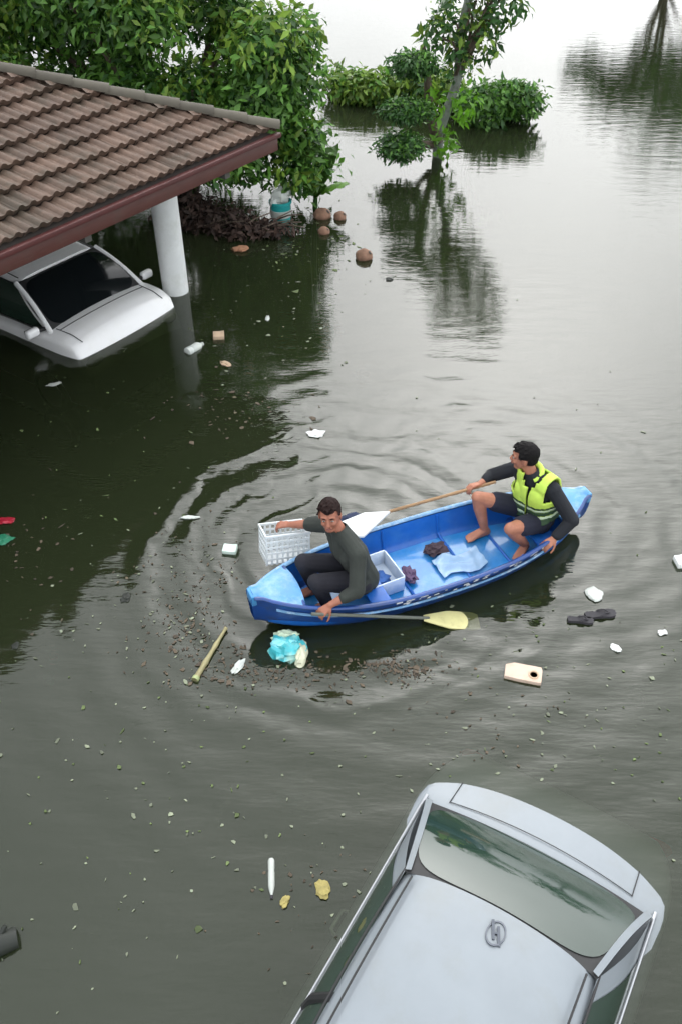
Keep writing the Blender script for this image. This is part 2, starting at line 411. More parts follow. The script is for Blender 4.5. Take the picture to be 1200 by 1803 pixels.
# ------------------------------------------------------------------ cars
m_glass = mat('dark_car_glass', (.020, .040, .029), .05, .05, 3, spec=.9)
m_rub = mat('black_rubber', (.015, .015, .016), .6, .1)
m_chrome = mat('bright_trim', (.42, .43, .45), .32, .05, metal=1.0)
m_tyre = mat('tyre', (.02, .02, .02), .85)
m_head = mat('headlamp_lens', (.62, .63, .55), .12, .05)
m_red = mat('tail_lamp_lens', (.35, .02, .02), .15, .05)
def lerp(a, b, t): return a + (b - a) * t
def interp(x, xs, ys): return float(np.interp(x, xs, ys))
def make_car(name, loc, heading, P, paint, label):
    car = empty(name, loc, heading); tag(car, label, 'car')
    L0, L1, W = P['x0'], P['x1'], P['w']
    # lower body: lofted shell with rounded shoulders
    def body(u, v):
        x = lerp(L0, L1, u); t = 2 * v - 1
        e0 = min(1, (x - L0) / P.get('taill', .34)); e1 = min(1, (L1 - x) / .50)
        hw = W / 2 * (1 - P.get('tail', .17) * (1 - e0) ** 2.2 - P.get('nose', .20) * (1 - e1) ** 2.0)
        hw *= 1 - .02 * (2 * u - 1) ** 2
        top = interp(x, P['tx'], P['tz'])
        a = abs(t)
        if a < .60:
            k = a / .60; y = hw * .93 * k; z = top + P['crown'] * (1 - k * k) - .012 * k ** 4
        else:
            k = (a - .60) / .40
            ang = min(1, k / .35) * math.pi / 2
            y = hw * (.93 + .07 * math.sin(ang)); z = top - .012 - .07 * (1 - math.cos(ang))
            if k > .35:
                q = (k - .35) / .65; z -= q * (top - .34); y -= .07 * q ** 2 * hw
        return Vector((x, math.copysign(y, t), z))
    b = MB(); b.grid(body, 64, 44)
    nu = 65
    for uu, flip in ((0, 0), (64, 1)):
        ids = [j * nu + uu for j in range(45)]; b.f.append(tuple(ids if flip else ids[::-1]))
    b.build('body', paint, car, sm=60)
    # greenhouse: corner curves
    wb, wt = P['wb'], P['wt']; zr = P['zr']
    fb, ft, rt, rb = P['glass']        # x of windshield base, top, rear glass top, base
    zfb, zrb = P['zfb'], P['zrb']
    def roof_f(u, v):
        x = lerp(rt, ft, u); t = 2 * v - 1
        bow = .045 * (1 - (2 * u - 1) ** 2)
        end = .05 * (1 - t * t)
        x = x + (end if u > .5 else -end) * abs(2 * u - 1) ** 2
        z = zr - .025 + bow - .075 * abs(t) ** 7 + .025 * (1 - t * t)
        return Vector((x, t * wt * (1 + .02 * (1 - (2 * u - 1) ** 2)), z))
    b = MB(); b.grid(roof_f, 24, 32); rf = b.build('roof', paint, car, solid=.03)
    def glass_f(xb, zb, xt, zt, s, ins=0.0):
        def f(u, v):
            t = (2 * u - 1) * (1 - ins); k = ins * .7 + v * (1 - ins * 1.2)
            half = lerp(wb, wt, k)
            bulge = .055 * (1 - t * t)
            x = lerp(xb, xt, k) + s * (bulge + .05 * math.sin(math.pi * k) * .6)
            z = lerp(zb, zt, k) + .035 * math.sin(math.pi * k) + .02 * (1 - t * t) * (k)
            return Vector((x, t * half, z))
        return f
    zt = zr - .055
    for nm, a in (('windshield', (fb, zfb, ft, zt, 1)), ('rear_window', (rb, zrb, rt, zt, -1))):
        b = MB(); b.grid(glass_f(*a), 16, 12, flip=(a[4] < 0)); fr = b.build(nm + '_seal', m_rub, car)
        def rounded(f):
            def g(u, v):
                # rounded-rectangle remap so that the pane has soft corners
                x, y = 2 * u - 1, 2 * v - 1
                n_ = 5.0; d = (abs(x) ** n_ + abs(y) ** n_) ** (1 / n_) if (x or y) else 1
                m_ = max(abs(x), abs(y)) / d if d else 1
                p = f((x * m_ + 1) / 2, (y * m_ + 1) / 2); q = f(min(1, (x * m_ + 1) / 2 + .01), (y * m_ + 1) / 2) - p; r = f((x * m_ + 1) / 2, (y * m_ + 1) / 2 + .01) - p
                n2 = q.cross(r).normalized(); n2 = n2 if n2.z > 0 else -n2
                return p + n2 * .006
            return g
        b = MB(); b.grid(rounded(glass_f(*a, ins=.055)), 24, 16, flip=(a[4] < 0)); b.build(nm, P.get('glassm', m_glass), car)
    # pillars
    for sgn in (-1, 1):
        gf = glass_f(rb, zrb, rt, zt, -1)
        b = MB(); b.grid(lambda u, v: gf(.5 + sgn * .5 * lerp(.945, 1.004, u), v) + Vector((-.012, 0, .014 - .012 * u)), 4, 12, flip=sgn > 0); b.build('pillar', paint, car, sm=60)
        for (xa, za, xb_, zb_, rr) in ((fb, zfb, ft, zt, .030),):
            pts = []
            for k in np.linspace(-.06, 1.0, 8):
                pts.append((lerp(xa, xb_, k) + (.02 if xa > 0 else -.02) * math.sin(math.pi * max(0, k)), sgn * (lerp(wb, wt, k) + .004), lerp(za, zb_, k) + .032 * math.sin(math.pi * max(0, k)) - .004))
            b = MB(); b.tube(pts, rr, 10); b.build('pillar', paint, car, sm=60)
        # roof rail, ditch strip
        pts = [(lerp(rt - .03, ft + .03, k), sgn * (wt + .008 + .01 * math.sin(math.pi * k)), zt - .022 + .045 * (1 - (2 * k - 1) ** 2)) for k in np.linspace(0, 1, 12)]
        b = MB(); b.tube(pts, .007, 6); b.build('drip_rail', m_rub, car, sm=60)
        pts = [(lerp(rt + .02, ft - .02, k), sgn * (wt - .055), zt + .033 + .045 * (1 - (2 * k - 1) ** 2)) for k in np.linspace(0, 1, 12)]
        b = MB(); b.tube(pts, .006, 6); b.build('roof_seam', m_rub, car)
        # side glass: from roof rail to belt, split at the door post
        mid = P['mid']
        def side(x0b, x1b, x0t, x1t, off=.006):
            def f(u, v):
                k = v; xb_ = lerp(x0b, x1b, u); xt_ = lerp(x0t, x1t, u)
                zb_ = interp(xb_, [rb, fb], [zrb, zfb]) - .02
                return Vector((lerp(xb_, xt_, k), sgn * (lerp(wb, wt, k) + .03 * math.sin(math.pi * k) + off), lerp(zb_, zt - .005, k)))
            return f
        b = MB(); b.grid(side(rb, fb, rt, ft, 0.0), 16, 8, flip=(sgn > 0)); b.build('side_frame', paint, car)
        for (a0, a1, c0, c1) in ((mid + .03, fb - .06, mid + .03, ft - .02), (rb + .26, mid - .03, rt + .14, mid - .03)):
            b = MB(); b.grid(side(a0, a1, c0, c1), 10, 8, flip=(sgn > 0)); b.build('side_window', m_glass, car)
        b = MB(); b.tube([(mid, sgn * (wb + .0), interp(mid, [rb, fb], [zrb, zfb]) - .03), (mid, sgn * (lerp(wb, wt, .5) + .03), (zrb + zt) / 2), (mid, sgn * wt, zt)], .03, 8); b.build('door_post', m_rub, car)
        # belt trim and door handle
        pts = [(lerp(rb - .05, fb - .1, k), sgn * (wb + .012), interp(lerp(rb - .05, fb - .1, k), [rb, fb], [zrb, zfb]) - .015) for k in np.linspace(0, 1, 10)]
        b = MB(); b.tube(pts, .011, 8); b.build('belt_trim', m_chrome, car)
        for hx in (mid - .62, mid + .30):
            b = MB(); b.tube([(hx, sgn * (W / 2 - .01), .86), (hx + .02, sgn * (W / 2 + .03), .87), (hx + .15, sgn * (W / 2 + .03), .87), (hx + .17, sgn * (W / 2 - .01), .86)], .012, 8); b.build('door_handle', P.get('handle', m_chrome), car)
        # mirror
        b = MB(); mxp = fb - P.get('mir', .25)
        b.box((mxp, sgn * (W / 2 + .07), zfb + .045), (.085, .17, .10), bev=.03)
        mo = b.build('mirror', paint, car, sm=60)
        b = MB(); b.tube([(mxp, sgn * (wb), zfb + .02), (mxp, sgn * (W / 2 + .06), zfb + .05)], .022, 8); b.build('mirror_arm', m_rub, mo)
        b = MB(); b.box((mxp - .042, sgn * (W / 2 + .07), zfb + .045), (.008, .14, .075), bev=.003); b.build('mirror_glass', m_glass, mo)
        # lamps
        b = MB(); b.ell((L1 - .17, sgn * (W / 2 - .26), P['lampz']), (.14, .19, .075), Matrix.Rotation(sgn * -.35, 3, 'Z')); b.build('headlight', m_head, car, sm=60)
        b = MB(); b.ell((L0 + .07, sgn * (W / 2 - .24), P['lampz'] + .04), (.07, .17, .07), Matrix.Rotation(sgn * .3, 3, 'Z')); b.build('tail_light', m_red, car, sm=60)
        # wheels
        for wx in (P['wf'], P['wr']):
            b = MB(); b.lathe([(.10, -.10), (.28, -.10), (.31, -.07), (.31, .07), (.28, .10), (.10, .10)], (wx, sgn * (W / 2 - .12), .31), 24, Matrix.Rotation(math.pi / 2, 3, 'X'))
            wh = b.build('wheel', m_tyre, car)
            b = MB(); b.lathe([(.02, -.105), (.20, -.108), (.20, .108), (.02, .105)], (wx, sgn * (W / 2 - .12), .31), 20, Matrix.Rotation(math.pi / 2, 3, 'X')); b.build('rim', m_chrome, wh)
    return car, rf
m_silver = mat('silver_paint', (.215, .24, .262), .42, .06, 3, metal=.1, coat=.1, dirt=(.19, .20, .19), dirt_amt=.5, dirt_scale=1.7)
m_white = mat('white_paint', (.86, .86, .86), .35, .03, 3, coat=.4, dirt=(.62, .61, .55), dirt_amt=.25, dirt_scale=3)
f_sed = Vector((-.515, -.857, 0)).normalized()
P_sed = dict(tail=.24, taill=.55, x0=-2.26, x1=2.15, w=1.66, tx=[-2.26, -2.22, -2.08, -1.86, -1.62, -1.3, -.6, .8, 1.2, 2.0, 2.15], tz=[.68, .83, .90, .945, .985, .955, .93, .93, .93, .80, .62],
             crown=.022, wb=.735, wt=.56, zr=1.41, glass=(.95, .35, -.93, -1.585), zfb=.99, zrb=1.005, mid=-.15, lampz=.68, wf=1.35, wr=-1.25)
o_sed = Vector((.36, 1.336, -DEPTH))
sedan, sed_roof = make_car('parked_car', o_sed, math.atan2(f_sed.y, f_sed.x), P_sed, m_silver, 'silver sedan sunk to its windows in the near foreground water')
# emblem lying on the roof skin near the rear window: slanted H in an oval
m_emb = mat('emblem_metal', (.10, .11, .13), .35, .1, metal=.6)

def on_roof(x, y):
    u = (x - P_sed['glass'][2]) / (P_sed['glass'][1] - P_sed['glass'][2]); t = y / P_sed['wt']
    return P_sed['zr'] - .025 + .045 * (1 - (2 * u - 1) ** 2) - .075 * abs(t) ** 7 + .025 * (1 - t * t)
b = MB(); b2 = MB()
def er(x, y, dz=.004): return Vector((x, y, on_roof(x, y) + dz))
EX, EY = -.84, .025
for k in range(20):
    t0, t1 = 2 * math.pi * k / 20, 2 * math.pi * (k + 1) / 20
    q = []
    for t, rr in ((t0, 1), (t1, 1), (t1, .86), (t0, .86)): q.append(er(EX + .075 * rr * math.cos(t), EY + .052 * rr * math.sin(t), .012))
    b.add(q + [p - Vector((0, 0, .012)) for p in q], [(0, 1, 2, 3), (0, 4, 5, 1), (3, 2, 6, 7)])
rot = Matrix.Rotation(R(24), 3, 'Z')
for yy in (-.020, .020):
    b.box(er(EX + yy * .5, EY + yy, .010), (.105, .015, .012), rot)
b.box(er(EX, EY, .010), (.012, .042, .012), rot)
b.build('emblem', m_emb, sedan, sm=0)
# boot-lid shut lines and a short roof aerial
def boot_z(x, y): return interp(x, P_sed['tx'], P_sed['tz']) + P_sed['crown'] * (1 - min(1, abs(y) / .77) ** 2) + .001
for sg in (-1, 1):
    b = MB(); b.tube([(x, sg * (.60 - .03 * (-1.66 - x)), boot_z(x, .6)) for x in np.linspace(-1.66, -1.86, 8)], .003, 6); b.build('boot_seam', m_rub, sedan)
b = MB(); b.tube([(-1.665 - .05 * (1 - (y / .6) ** 2), y, boot_z(-1.66, y)) for y in np.linspace(-.6, .6, 15)], .003, 6); b.build('boot_seam', m_rub, sedan)
f_w = FD
P_wht = dict(x0=-1.9, x1=2.02, w=1.66, mir=.10, tx=[-1.9, -1.8, -1.4, 0, .9, 1.45, 1.68, 1.84, 2.02], tz=[.8, .98, 1.06, 1.06, 1.08, 1.14, 1.135, 1.09, .74],
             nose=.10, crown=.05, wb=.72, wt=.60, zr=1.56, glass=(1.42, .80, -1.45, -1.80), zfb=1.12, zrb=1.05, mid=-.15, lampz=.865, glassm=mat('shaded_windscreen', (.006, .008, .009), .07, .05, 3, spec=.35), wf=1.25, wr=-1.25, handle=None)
P_wht['handle'] = m_white
o_wht = UD * 6.08 + FD * -9.25; o_wht.z = -DEPTH
wcar, wroof = make_car('parked_car', o_wht, math.atan2(FD.y, FD.x), P_wht, m_white, 'white hatchback half under water beneath the tiled carport')
for yy in (-.30, .18):
    b = MB(); b.tube([(1.40, yy + .1, 1.150), (1.32, yy - .12, 1.225), (1.24, yy - .38, 1.275)], [.008, .007, .005], 6); b.build('wiper', m_rub, wcar)
# shut lines of the bonnet
def bonnet_z(x, y): 
    k = min(1, abs(y) / (P_wht['w'] / 2 * .93)); return interp(x, P_wht['tx'], P_wht['tz']) + P_wht['crown'] * (1 - k * k) - .012 * k ** 4 + .001
for sg in (-1, 1):
    b = MB(); b.tube([(x, sg * (.66 - .05 * (x - 1.4)), bonnet_z(x, .66 - .05 * (x - 1.4))) for x in np.linspace(1.44, 1.84, 9)], .005, 6); b.build('bonnet_seam', m_rub, wcar)
b = MB(); b.tube([(1.50 + .03 * (1 - (y / .66) ** 2), y, bonnet_z(1.50, y)) for y in np.linspace(-.66, .66, 15)], .006, 6); b.build('bonnet_seam', m_rub, wcar)

# ------------------------------------------------------------------ boat
BC = Vector((.718, 5.286, 0)); BA = Vector((.917, .399, 0)).normalized(); BL = Vector((-.399, .917, 0)).normalized()
def B(s, t, z): return BC + BA * s + BL * t + Vector((0, 0, z))
BT = -.085
def b_half(s):
    a = abs(s) / 1.6
    return max(.055, .415 * (1 - a ** 2.7) ** .8) if a < 1 else .055
def b_rim(s): return .265 + .13 * (abs(s) / 1.6) ** 2.4
def blue_mat(name, c, wear, wc, amt=.8, lo=.56):
    return mat(name, c, .42, .16, 5, dirt=wc, dirt_amt=amt, dirt_scale=wear, coat=.2)
m_blue = mat('blue_hull_paint', (.008, .050, .22), .38, .22, 4, dirt=(.03, .05, .10), dirt_amt=.6, dirt_scale=7, coat=.3)
m_bluein = mat('blue_inside_paint', (.004, .10, .42), .45, .2, 3, dirt=(.05, .18, .44), dirt_amt=.4, dirt_scale=5, coat=.15)
m_bfloor = mat('worn_blue_floor', (.015, .19, .50), .35, .25, 4, dirt=(.20, .38, .58), dirt_amt=.5, dirt_scale=3.2, coat=.5)
m_rim = mat('pale_blue_rim', (.16, .33, .55), .45, .3, 7, dirt=(.60, .68, .74), dirt_amt=.8, dirt_scale=9)
m_deck = mat('pale_blue_deck', (.07, .27, .55), .4, .22, 5, dirt=(.36, .52, .68), dirt_amt=.5, dirt_scale=6)
boat = empty('rowing_boat', B(-.045, BT, 0), math.atan2(BA.y, BA.x)); boat.scale = (.94, 1, 1)
tag(boat, 'narrow blue rowing boat with pale end decks carrying two men', 'boat')
FLOOR = .055
b = MB()
def hull(u, v):          # outside
    s = lerp(-1.6, 1.6, u); t = 2 * v - 1; hb = b_half(s); rz = b_rim(s); k = abs(t)
    ang = k * math.pi / 2
    rock = -.13 + .25 * (abs(s) / 1.6) ** 3.2
    y = hb * (math.sin(ang) ** .55) * (.80 + .20 * k); z = rock + (rz - rock) * (1 - math.cos(ang)) ** .95
    return Vector((s + .03 * k * math.copysign(abs(s / 1.6) ** 6, s), math.copysign(y, t), z))
b.grid(hull, 56, 26)
hu = b.build('hull', m_blue, boat, sm=60)
b = MB()
def inner(u, v):
    s = lerp(-1.5, 1.5, u); t = 2 * v - 1; hb = b_half(s) - .022; rz = b_rim(s) - .004; k = abs(t)
    fl = max(FLOOR, FLOOR + .2 * max(0, abs(s) - 1.2) ** 1.3)
    if k < .55: y = hb * .80 * k / .55; z = fl
    else:
        q = (k - .55) / .45; y = hb * (.80 + .20 * q ** .7); z = fl + (rz - fl) * q ** 1.5
    return Vector((s, math.copysign(max(0, y), t), z))
b.grid(inner, 56, 30); b.build('inner_lining', m_bluein, boat, sm=60)
b = MB()
def floor_f(u, v):
    s = lerp(-1.18, 1.18, u); t = 2 * v - 1
    return Vector((s, t * (b_half(s) - .03) * .78, FLOOR + .006 + .004 * math.sin(9 * s)))
b.grid(floor_f, 30, 6); b.build('floor', m_bfloor, boat)
# gunwale rims
for sg in (-1, 1):
    pts = [(s, sg * (b_half(s) + .002), b_rim(s) + .004) for s in np.linspace(-1.6, 1.6, 49)]
    b = MB(); b.tube(pts, .020, 8, squash=.7); g = b.build('gunwale', m_rim if sg > 0 else m_blue, boat, sm=60)
    pts = [(s, sg * (b_half(s) + .012) * .985, b_rim(s) - .075) for s in np.linspace(-1.45, 1.45, 40)]
    b = MB(); b.tube(pts, .011, 6); b.build('rubbing_strake', m_rim, boat, sm=60)
# end decks
for sg in (-1, 1):
    b = MB()
    def deck(u, v):
        s = sg * lerp(1.24, 1.6, u); t = 2 * v - 1
        return Vector((s - sg * .03 * (1 - t * t) * (1 - u), t * b_half(s), b_rim(s) + .016 + .012 * (1 - t * t)))
    b.grid(deck, 10, 8, flip=sg < 0); b.build('end_deck', m_deck, boat, solid=.018)
    b = MB(); s0 = sg * 1.245; hb = b_half(s0)
    b.box((s0, 0, b_rim(s0) - .01), (.026, 2 * hb - .01, .065), bev=.006); b.build('deck_coaming', m_blue, boat)
    b = MB()
    b.box((sg * 1.60, 0, b_rim(1.6) - .03), (.05, .12, .10), bev=.012); b.build('end_block', m_deck, boat)
# thwarts
for (s0, w) in ((-.60, .17), (1.06, .20)):
    b = MB(); b.box((s0, 0, .195), (w, 2 * (b_half(s0) - .035), .026), bev=.006); b.build('thwart', m_bluein, boat)
for s0 in (-.25, .30, .72):
    pts = []
    for t in np.linspace(-1, 1, 13):
        p = inner((s0 + 1.5) / 3.0, (t * .97 + 1) / 2); pts.append(p + Vector((0, 0, .010)))
    b = MB(); b.tube(pts, .013, 6); b.build('rib', m_bluein, boat)
# flaked white marks along the near side
b = MB(); rg = random.Random(11)
for k in range(34):
    s0 = rg.uniform(-.55, .98); hb = b_half(s0) + .004; L_ = rg.uniform(.015, .06)
    zc = b_rim(s0) - rg.uniform(.018, .055); hh = rg.uniform(.004, .011)
    q = []
    for (ds, dz) in ((-1, -1), (1, -.6), (.8, 1), (-.9, .7)):
        s1 = s0 + ds * L_ / 2; kk = (zc + dz * hh)
        q.append(Vector((s1, -(b_half(s1) + .0045), kk)))
    b.add(q, [(0, 1, 2, 3)])
tag(b.build('flaked_paint_marks', mat('flaked_white', (.62, .64, .66), .7), boat, sm=0), kind='stuff')

# ------------------------------------------------------------------ people
def union(mb, name, m, parent, vox=.007, it=4, cut=None, fac=.6, solid=0, sm=0):
    inv = root_matrix(parent).inverted() if parent else Matrix()
    me = mb.mesh(name, inv); o = bpy.data.objects.new(name, me); col.objects.link(o); me.materials.append(m)
    md = o.modifiers.new('r', 'REMESH'); md.mode = 'VOXEL'; md.voxel_size = vox; md.use_smooth_shade = True
    md = o.modifiers.new('s', 'SMOOTH'); md.factor = fac; md.iterations = it
    bake(o); o.data.materials.clear(); o.data.materials.append(m)
    if cut:
        M_ = root_matrix(parent) if parent else Matrix()
        bm = bmesh.new(); bm.from_mesh(o.data)
        dead = [f for f in bm.faces if not cut(M_ @ f.calc_center_median())]
        bmesh.ops.delete(bm, geom=dead, context='FACES'); bm.to_mesh(o.data); bm.free()
    if solid:
        md = o.modifiers.new('t', 'SOLIDIFY'); md.thickness = solid; md.offset = 1; bake(o)
    smooth(o.data, 0)
    if parent: o.parent = parent
    return o
def frame_of(fwd, up):
    f = Vector(fwd).normalized(); s = Vector(up).cross(f).normalized(); u = f.cross(s)
    return Matrix((f, s, u)).transposed()        # columns: forward, left, up
def add_hand(mb, wrist, fwd, palm_n, curl=1.0, side=1, spread=.010):
    """palm with four fingers and a thumb. fwd: wrist to knuckles; palm_n: the way the palm faces"""
    f = Vector(fwd).normalized(); n = Vector(palm_n); n = (n - f * n.dot(f)).normalized(); s = f.cross(n) * side
    w = Vector(wrist)
    for k in (-1, -.33, .33, 1): mb.cap(w + f * .01 + s * .012 * k, .015, w + f * .082 + s * .030 * k, .0125, 8)
    for k, ln in zip((1, .33, -.33, -1), (.070, .080, .075, .058)):
        p = w + f * .085 + s * .031 * k; d = (f + s * .10 * k).normalized(); r_ = .0092
        for j, (a, l_) in enumerate(((.55, .42), (1.25, .34), (1.9, .24))):
            ang = a * curl; dd = (d * math.cos(ang) + n * math.sin(ang)); q = p + dd * ln * l_ * 1.15
            mb.cap(p, r_, q, r_ * .93, 8); p = q; r_ *= .93
    p = w + f * .022 + s * .026
    for (a, l_, r_) in ((.75, .045, .0125), (.45, .034, .0105), (.2, .024, .009)):
        d = (f * math.cos(a) + s * math.sin(a) + n * .55 * curl).normalized(); q = p + d * l_; mb.cap(p, r_, q, r_ * .9, 8); p = q
def add_foot(mb, ank, toe):
    ank, toe = Vector(ank), Vector(toe); d = (toe - ank); d.z = 0; d.normalize(); s = Vector((-d.y, d.x, 0)); dn = Vector((0, 0, -1))
    heel = ank + dn * .045 - d * .03
    mb.cap(ank, .036, heel, .034); mb.cap(heel, .033, heel + d * .13 + dn * .010, .030)
    for k in (-1, 0, 1): mb.cap(ank + d * .02 + s * .008 * k + dn * .02, .027, heel + d * .16 + s * .026 * k + dn * .010, .019)
    for k, l_ in ((-1.2, .020), (-.55, .030), (0.05, .034), (.6, .034), (1.2, .040)):
        q = heel + d * .165 + s * .028 * k + dn * .014; mb.cap(q, .0105, q + d * l_, .0095, 8)
def add_head(mb, c, look, up, sc=1.0):
    F = frame_of(look, up); k = sc
    P = lambda x, y, z: Vector(c) + F @ (Vector((x, y, z)) * k)
    mb.ell(P(-.012, 0, .035), (.098 * k, .078 * k, .088 * k), F, 20, 14)      # skull
    mb.ell(P(.020, 0, -.015), (.074 * k, .066 * k, .095 * k), F, 20, 14)      # face
    mb.ell(P(.045, 0, -.088), (.036 * k, .040 * k, .028 * k), F, 14, 10)      # chin
    mb.cap(P(.090, 0, .010), .0095 * k, P(.106, 0, -.022), .014 * k)          # nose
    for s in (-1, 1):
        mb.ell(P(.104, .012 * s, -.028), (.009 * k, .009 * k, .008 * k), F, 10, 6)
        mb.ell(P(.068, .036 * s, -.022), (.024 * k, .024 * k, .022 * k), F, 12, 8)   # cheeks
        mb.cap(P(.086, .016 * s, .030), .010 * k, P(.074, .048 * s, .030), .010 * k)  # brow
        mb.ell(P(-.008, .080 * s, -.004), (.020 * k, .009 * k, .032 * k), F, 12, 8)  # ear
    mb.cap(P(.092, -.016, -.055), .009 * k, P(.092, .016, -.055), .009 * k)          # mouth mound
    return P, F
def head_parts(person, P, F, sc, hair_m, sideburn=True):
    for s in (-1, 1):
        b = MB(); b.ell(P(.084, .031 * s, .010), (.009 * sc, .013 * sc, .0045 * sc), F, 10, 6); e = b.build('eye', mat('eye_white', (.30, .27, .25), .4), person, world=True)
        b = MB(); b.ell(P(.0915, .031 * s, .010), (.0040 * sc, .0065 * sc, .0042 * sc), F, 8, 6); b.build('iris', mat('iris', (.015, .01, .008), .2), e, world=True)
        b = MB(); b.tube([P(.093, .014 * s, .029), P(.092, .030 * s, .034), P(.079, .048 * s, .028)], [.004, .005, .003], 6); b.build('eyebrow', hair_m, person, world=True)
    b = MB(); b.tube([P(.0945, -.022, -.054), P(.1015, 0, -.052), P(.0945, .022, -.054)], [.003, .0055, .003], 8); b.build('lips', mat('lips', (.22, .07, .06), .5), person, world=True)
    # hair: skull cap with tufts
    b = MB(); rg = random.Random(5)
    b.ell(P(-.016, 0, .045), (.106 * sc, .086 * sc, .094 * sc), F, 20, 14); b.ell(P(-.045, 0, .0), (.070 * sc, .080 * sc, .075 * sc), F, 20, 14)
    for k in range(150):
        th = rg.uniform(0, 2 * math.pi); ph = rg.uniform(-.25, 1.5)
        d = Vector((math.cos(th) * math.cos(ph), math.sin(th) * math.cos(ph), math.sin(ph)))
        p0 = Vector((-.016 + .10 * d.x, .081 * d.y, .045 + .090 * d.z))
        if p0.x > .045 and p0.z < .085: continue
        p1 = p0 + Vector((d.x * .016 + .016, d.y * .012, d.z * .012 - .010)) + Vector((rg.uniform(-.008, .008), rg.uniform(-.008, .008), rg.uniform(-.004, .008)))
        b.cap(P(*p0), .0085 * sc, P(*p1), .0045 * sc, 6)
    inv_F = F.transposed(); c0 = P(0, 0, 0)
    def keep(p):
        q = inv_F @ (p - c0) / sc
        if q.x > .045 and q.z < .062 + .02 * abs(q.y) / .06: return False
        if q.z < -.03 + (.0 if q.x < -.02 else .05) : return False
        if abs(q.y) > .062 and q.z < .028 and q.x > -.03: return False
        return True
    union(b, 'hair', hair_m, person, vox=.006, it=1, cut=keep, fac=.4)

m_skin1 = mat('tanned_skin', srgb(158, 104, 84), .55, .18, 14, spec=.35)
m_skin2 = mat('brown_skin', srgb(166, 112, 90), .55, .18, 14, spec=.35)
m_hair = mat('black_hair', (.008, .007, .007), .75, .3, 40, spec=.15)
m_hair1 = mat('dark_brown_hair', (.016, .008, .007), .75, .3, 40, spec=.15)
m_tee = mat('dark_olive_cotton', srgb(48, 52, 48), .92, .22, 9, bump=.35, bscale=35)
m_trous = mat('black_trousers', srgb(30, 30, 38), .92, .2, 9, bump=.3, bscale=30)
m_black = mat('black_long_sleeve', srgb(22, 25, 32), .85, .25, 9, bump=.3, bscale=35)
m_short = mat('navy_shorts', srgb(26, 28, 44), .9, .2, 9, bump=.3, bscale=30)
m_neon = mat('neon_yellow_vest', (.52, .72, .10), .7, .10, 9, bump=.3, bscale=25)
m_neond = mat('dark_green_webbing', (.02, .05, .02), .8, .3, 30)
m_neonp = mat('pale_reflective_tape', (.50, .60, .42), .4, .15, 30)

def torso(mb, pel, che, nek, shL, shR, hipL, hipR, inf=0.0):
    pel, che, nek, shL, shR, hipL, hipR = map(Vector, (pel, che, nek, shL, shR, hipL, hipR))
    side = (shL - shR).normalized(); i = inf
    for k in (-1, 0, 1):
        mb.cap(pel + side * .075 * k, .095 + i, (pel + che) / 2 + side * .062 * k, .090 + i)
        mb.cap((pel + che) / 2 + side * .062 * k, .090 + i, che + side * .080 * k, .100 + i)
    for sh in (shL, shR):
        sg = 1 if sh is shL else -1
        mb.cap(che + side * .075 * sg, .098 + i, sh * .8 + che * .2, .062 + i)
        mb.cap(nek, .050 + i, sh, .056 + i)
    mb.cap(che, .105 + i, nek, .058 + i)
    for hp in (hipL, hipR): mb.cap(pel, .10 + i, hp, .090 + i)
def limb(mb, pts, rs, inf=0.0):
    for k in range(len(pts) - 1): mb.cap(pts[k], rs[k] + inf, pts[k + 1], rs[k + 1] + inf)
def mid(a, b, t): return Vector(a) + (Vector(b) - Vector(a)) * t
def bulge(a, b, r0, rm, r1):
    """limb segment with a muscle swell at 35 %"""
    return [a, mid(a, b, .35), b], [r0, rm, r1]

def make_person(loc, J, skin, label, sc=1.0):
    body = bpy.data.objects.new('person', bpy.data.meshes.new('person')); col.objects.link(body); body.location = loc
    mb = MB()
    torso(mb, J['pel'], J['che'], J['nek'], J['shL'], J['shR'], J['hipL'], J['hipR'])
    for s in 'LR':
        limb(mb, *bulge(J['sh' + s], J['el' + s], .050, .048, .037)); limb(mb, *bulge(J['el' + s], J['wr' + s], .037, .039, .026))
        limb(mb, *bulge(J['hip' + s], J['kn' + s], .088, .080, .054)); limb(mb, *bulge(J['kn' + s], J['an' + s], .052, .055, .034))
        add_foot(mb, J['an' + s], J['to' + s])
        add_hand(mb, J['wr' + s], J['hf' + s], J['hn' + s], J['hc' + s], side=(1 if s == 'L' else -1) * J.get('flip' + s, 1))
    mb.cap(J['nek'], .056, mid(J['nek'], J['hd'], .72), .050)
    P, F = add_head(mb, J['hd'], J['look'], J['up'], sc)
    # voxel union into one continuous skin
    inv = Matrix.Translation(-Vector(loc)); me = mb.mesh('person', inv); body.data = me; me.materials.append(skin)
    md = body.modifiers.new('r', 'REMESH'); md.mode = 'VOXEL'; md.voxel_size = .0062
    md = body.modifiers.new('s', 'SMOOTH'); md.factor = .55; md.iterations = 3
    bake(body); body.data.materials.clear(); body.data.materials.append(skin); smooth(body.data, 0)
    tag(body, label, 'person', 'men in the blue boat')
    return body, P, F
W = lambda s, t, z: B(s, t, z)
def D(s, t, z): return BA * s + BL * t + Vector((0, 0, z))
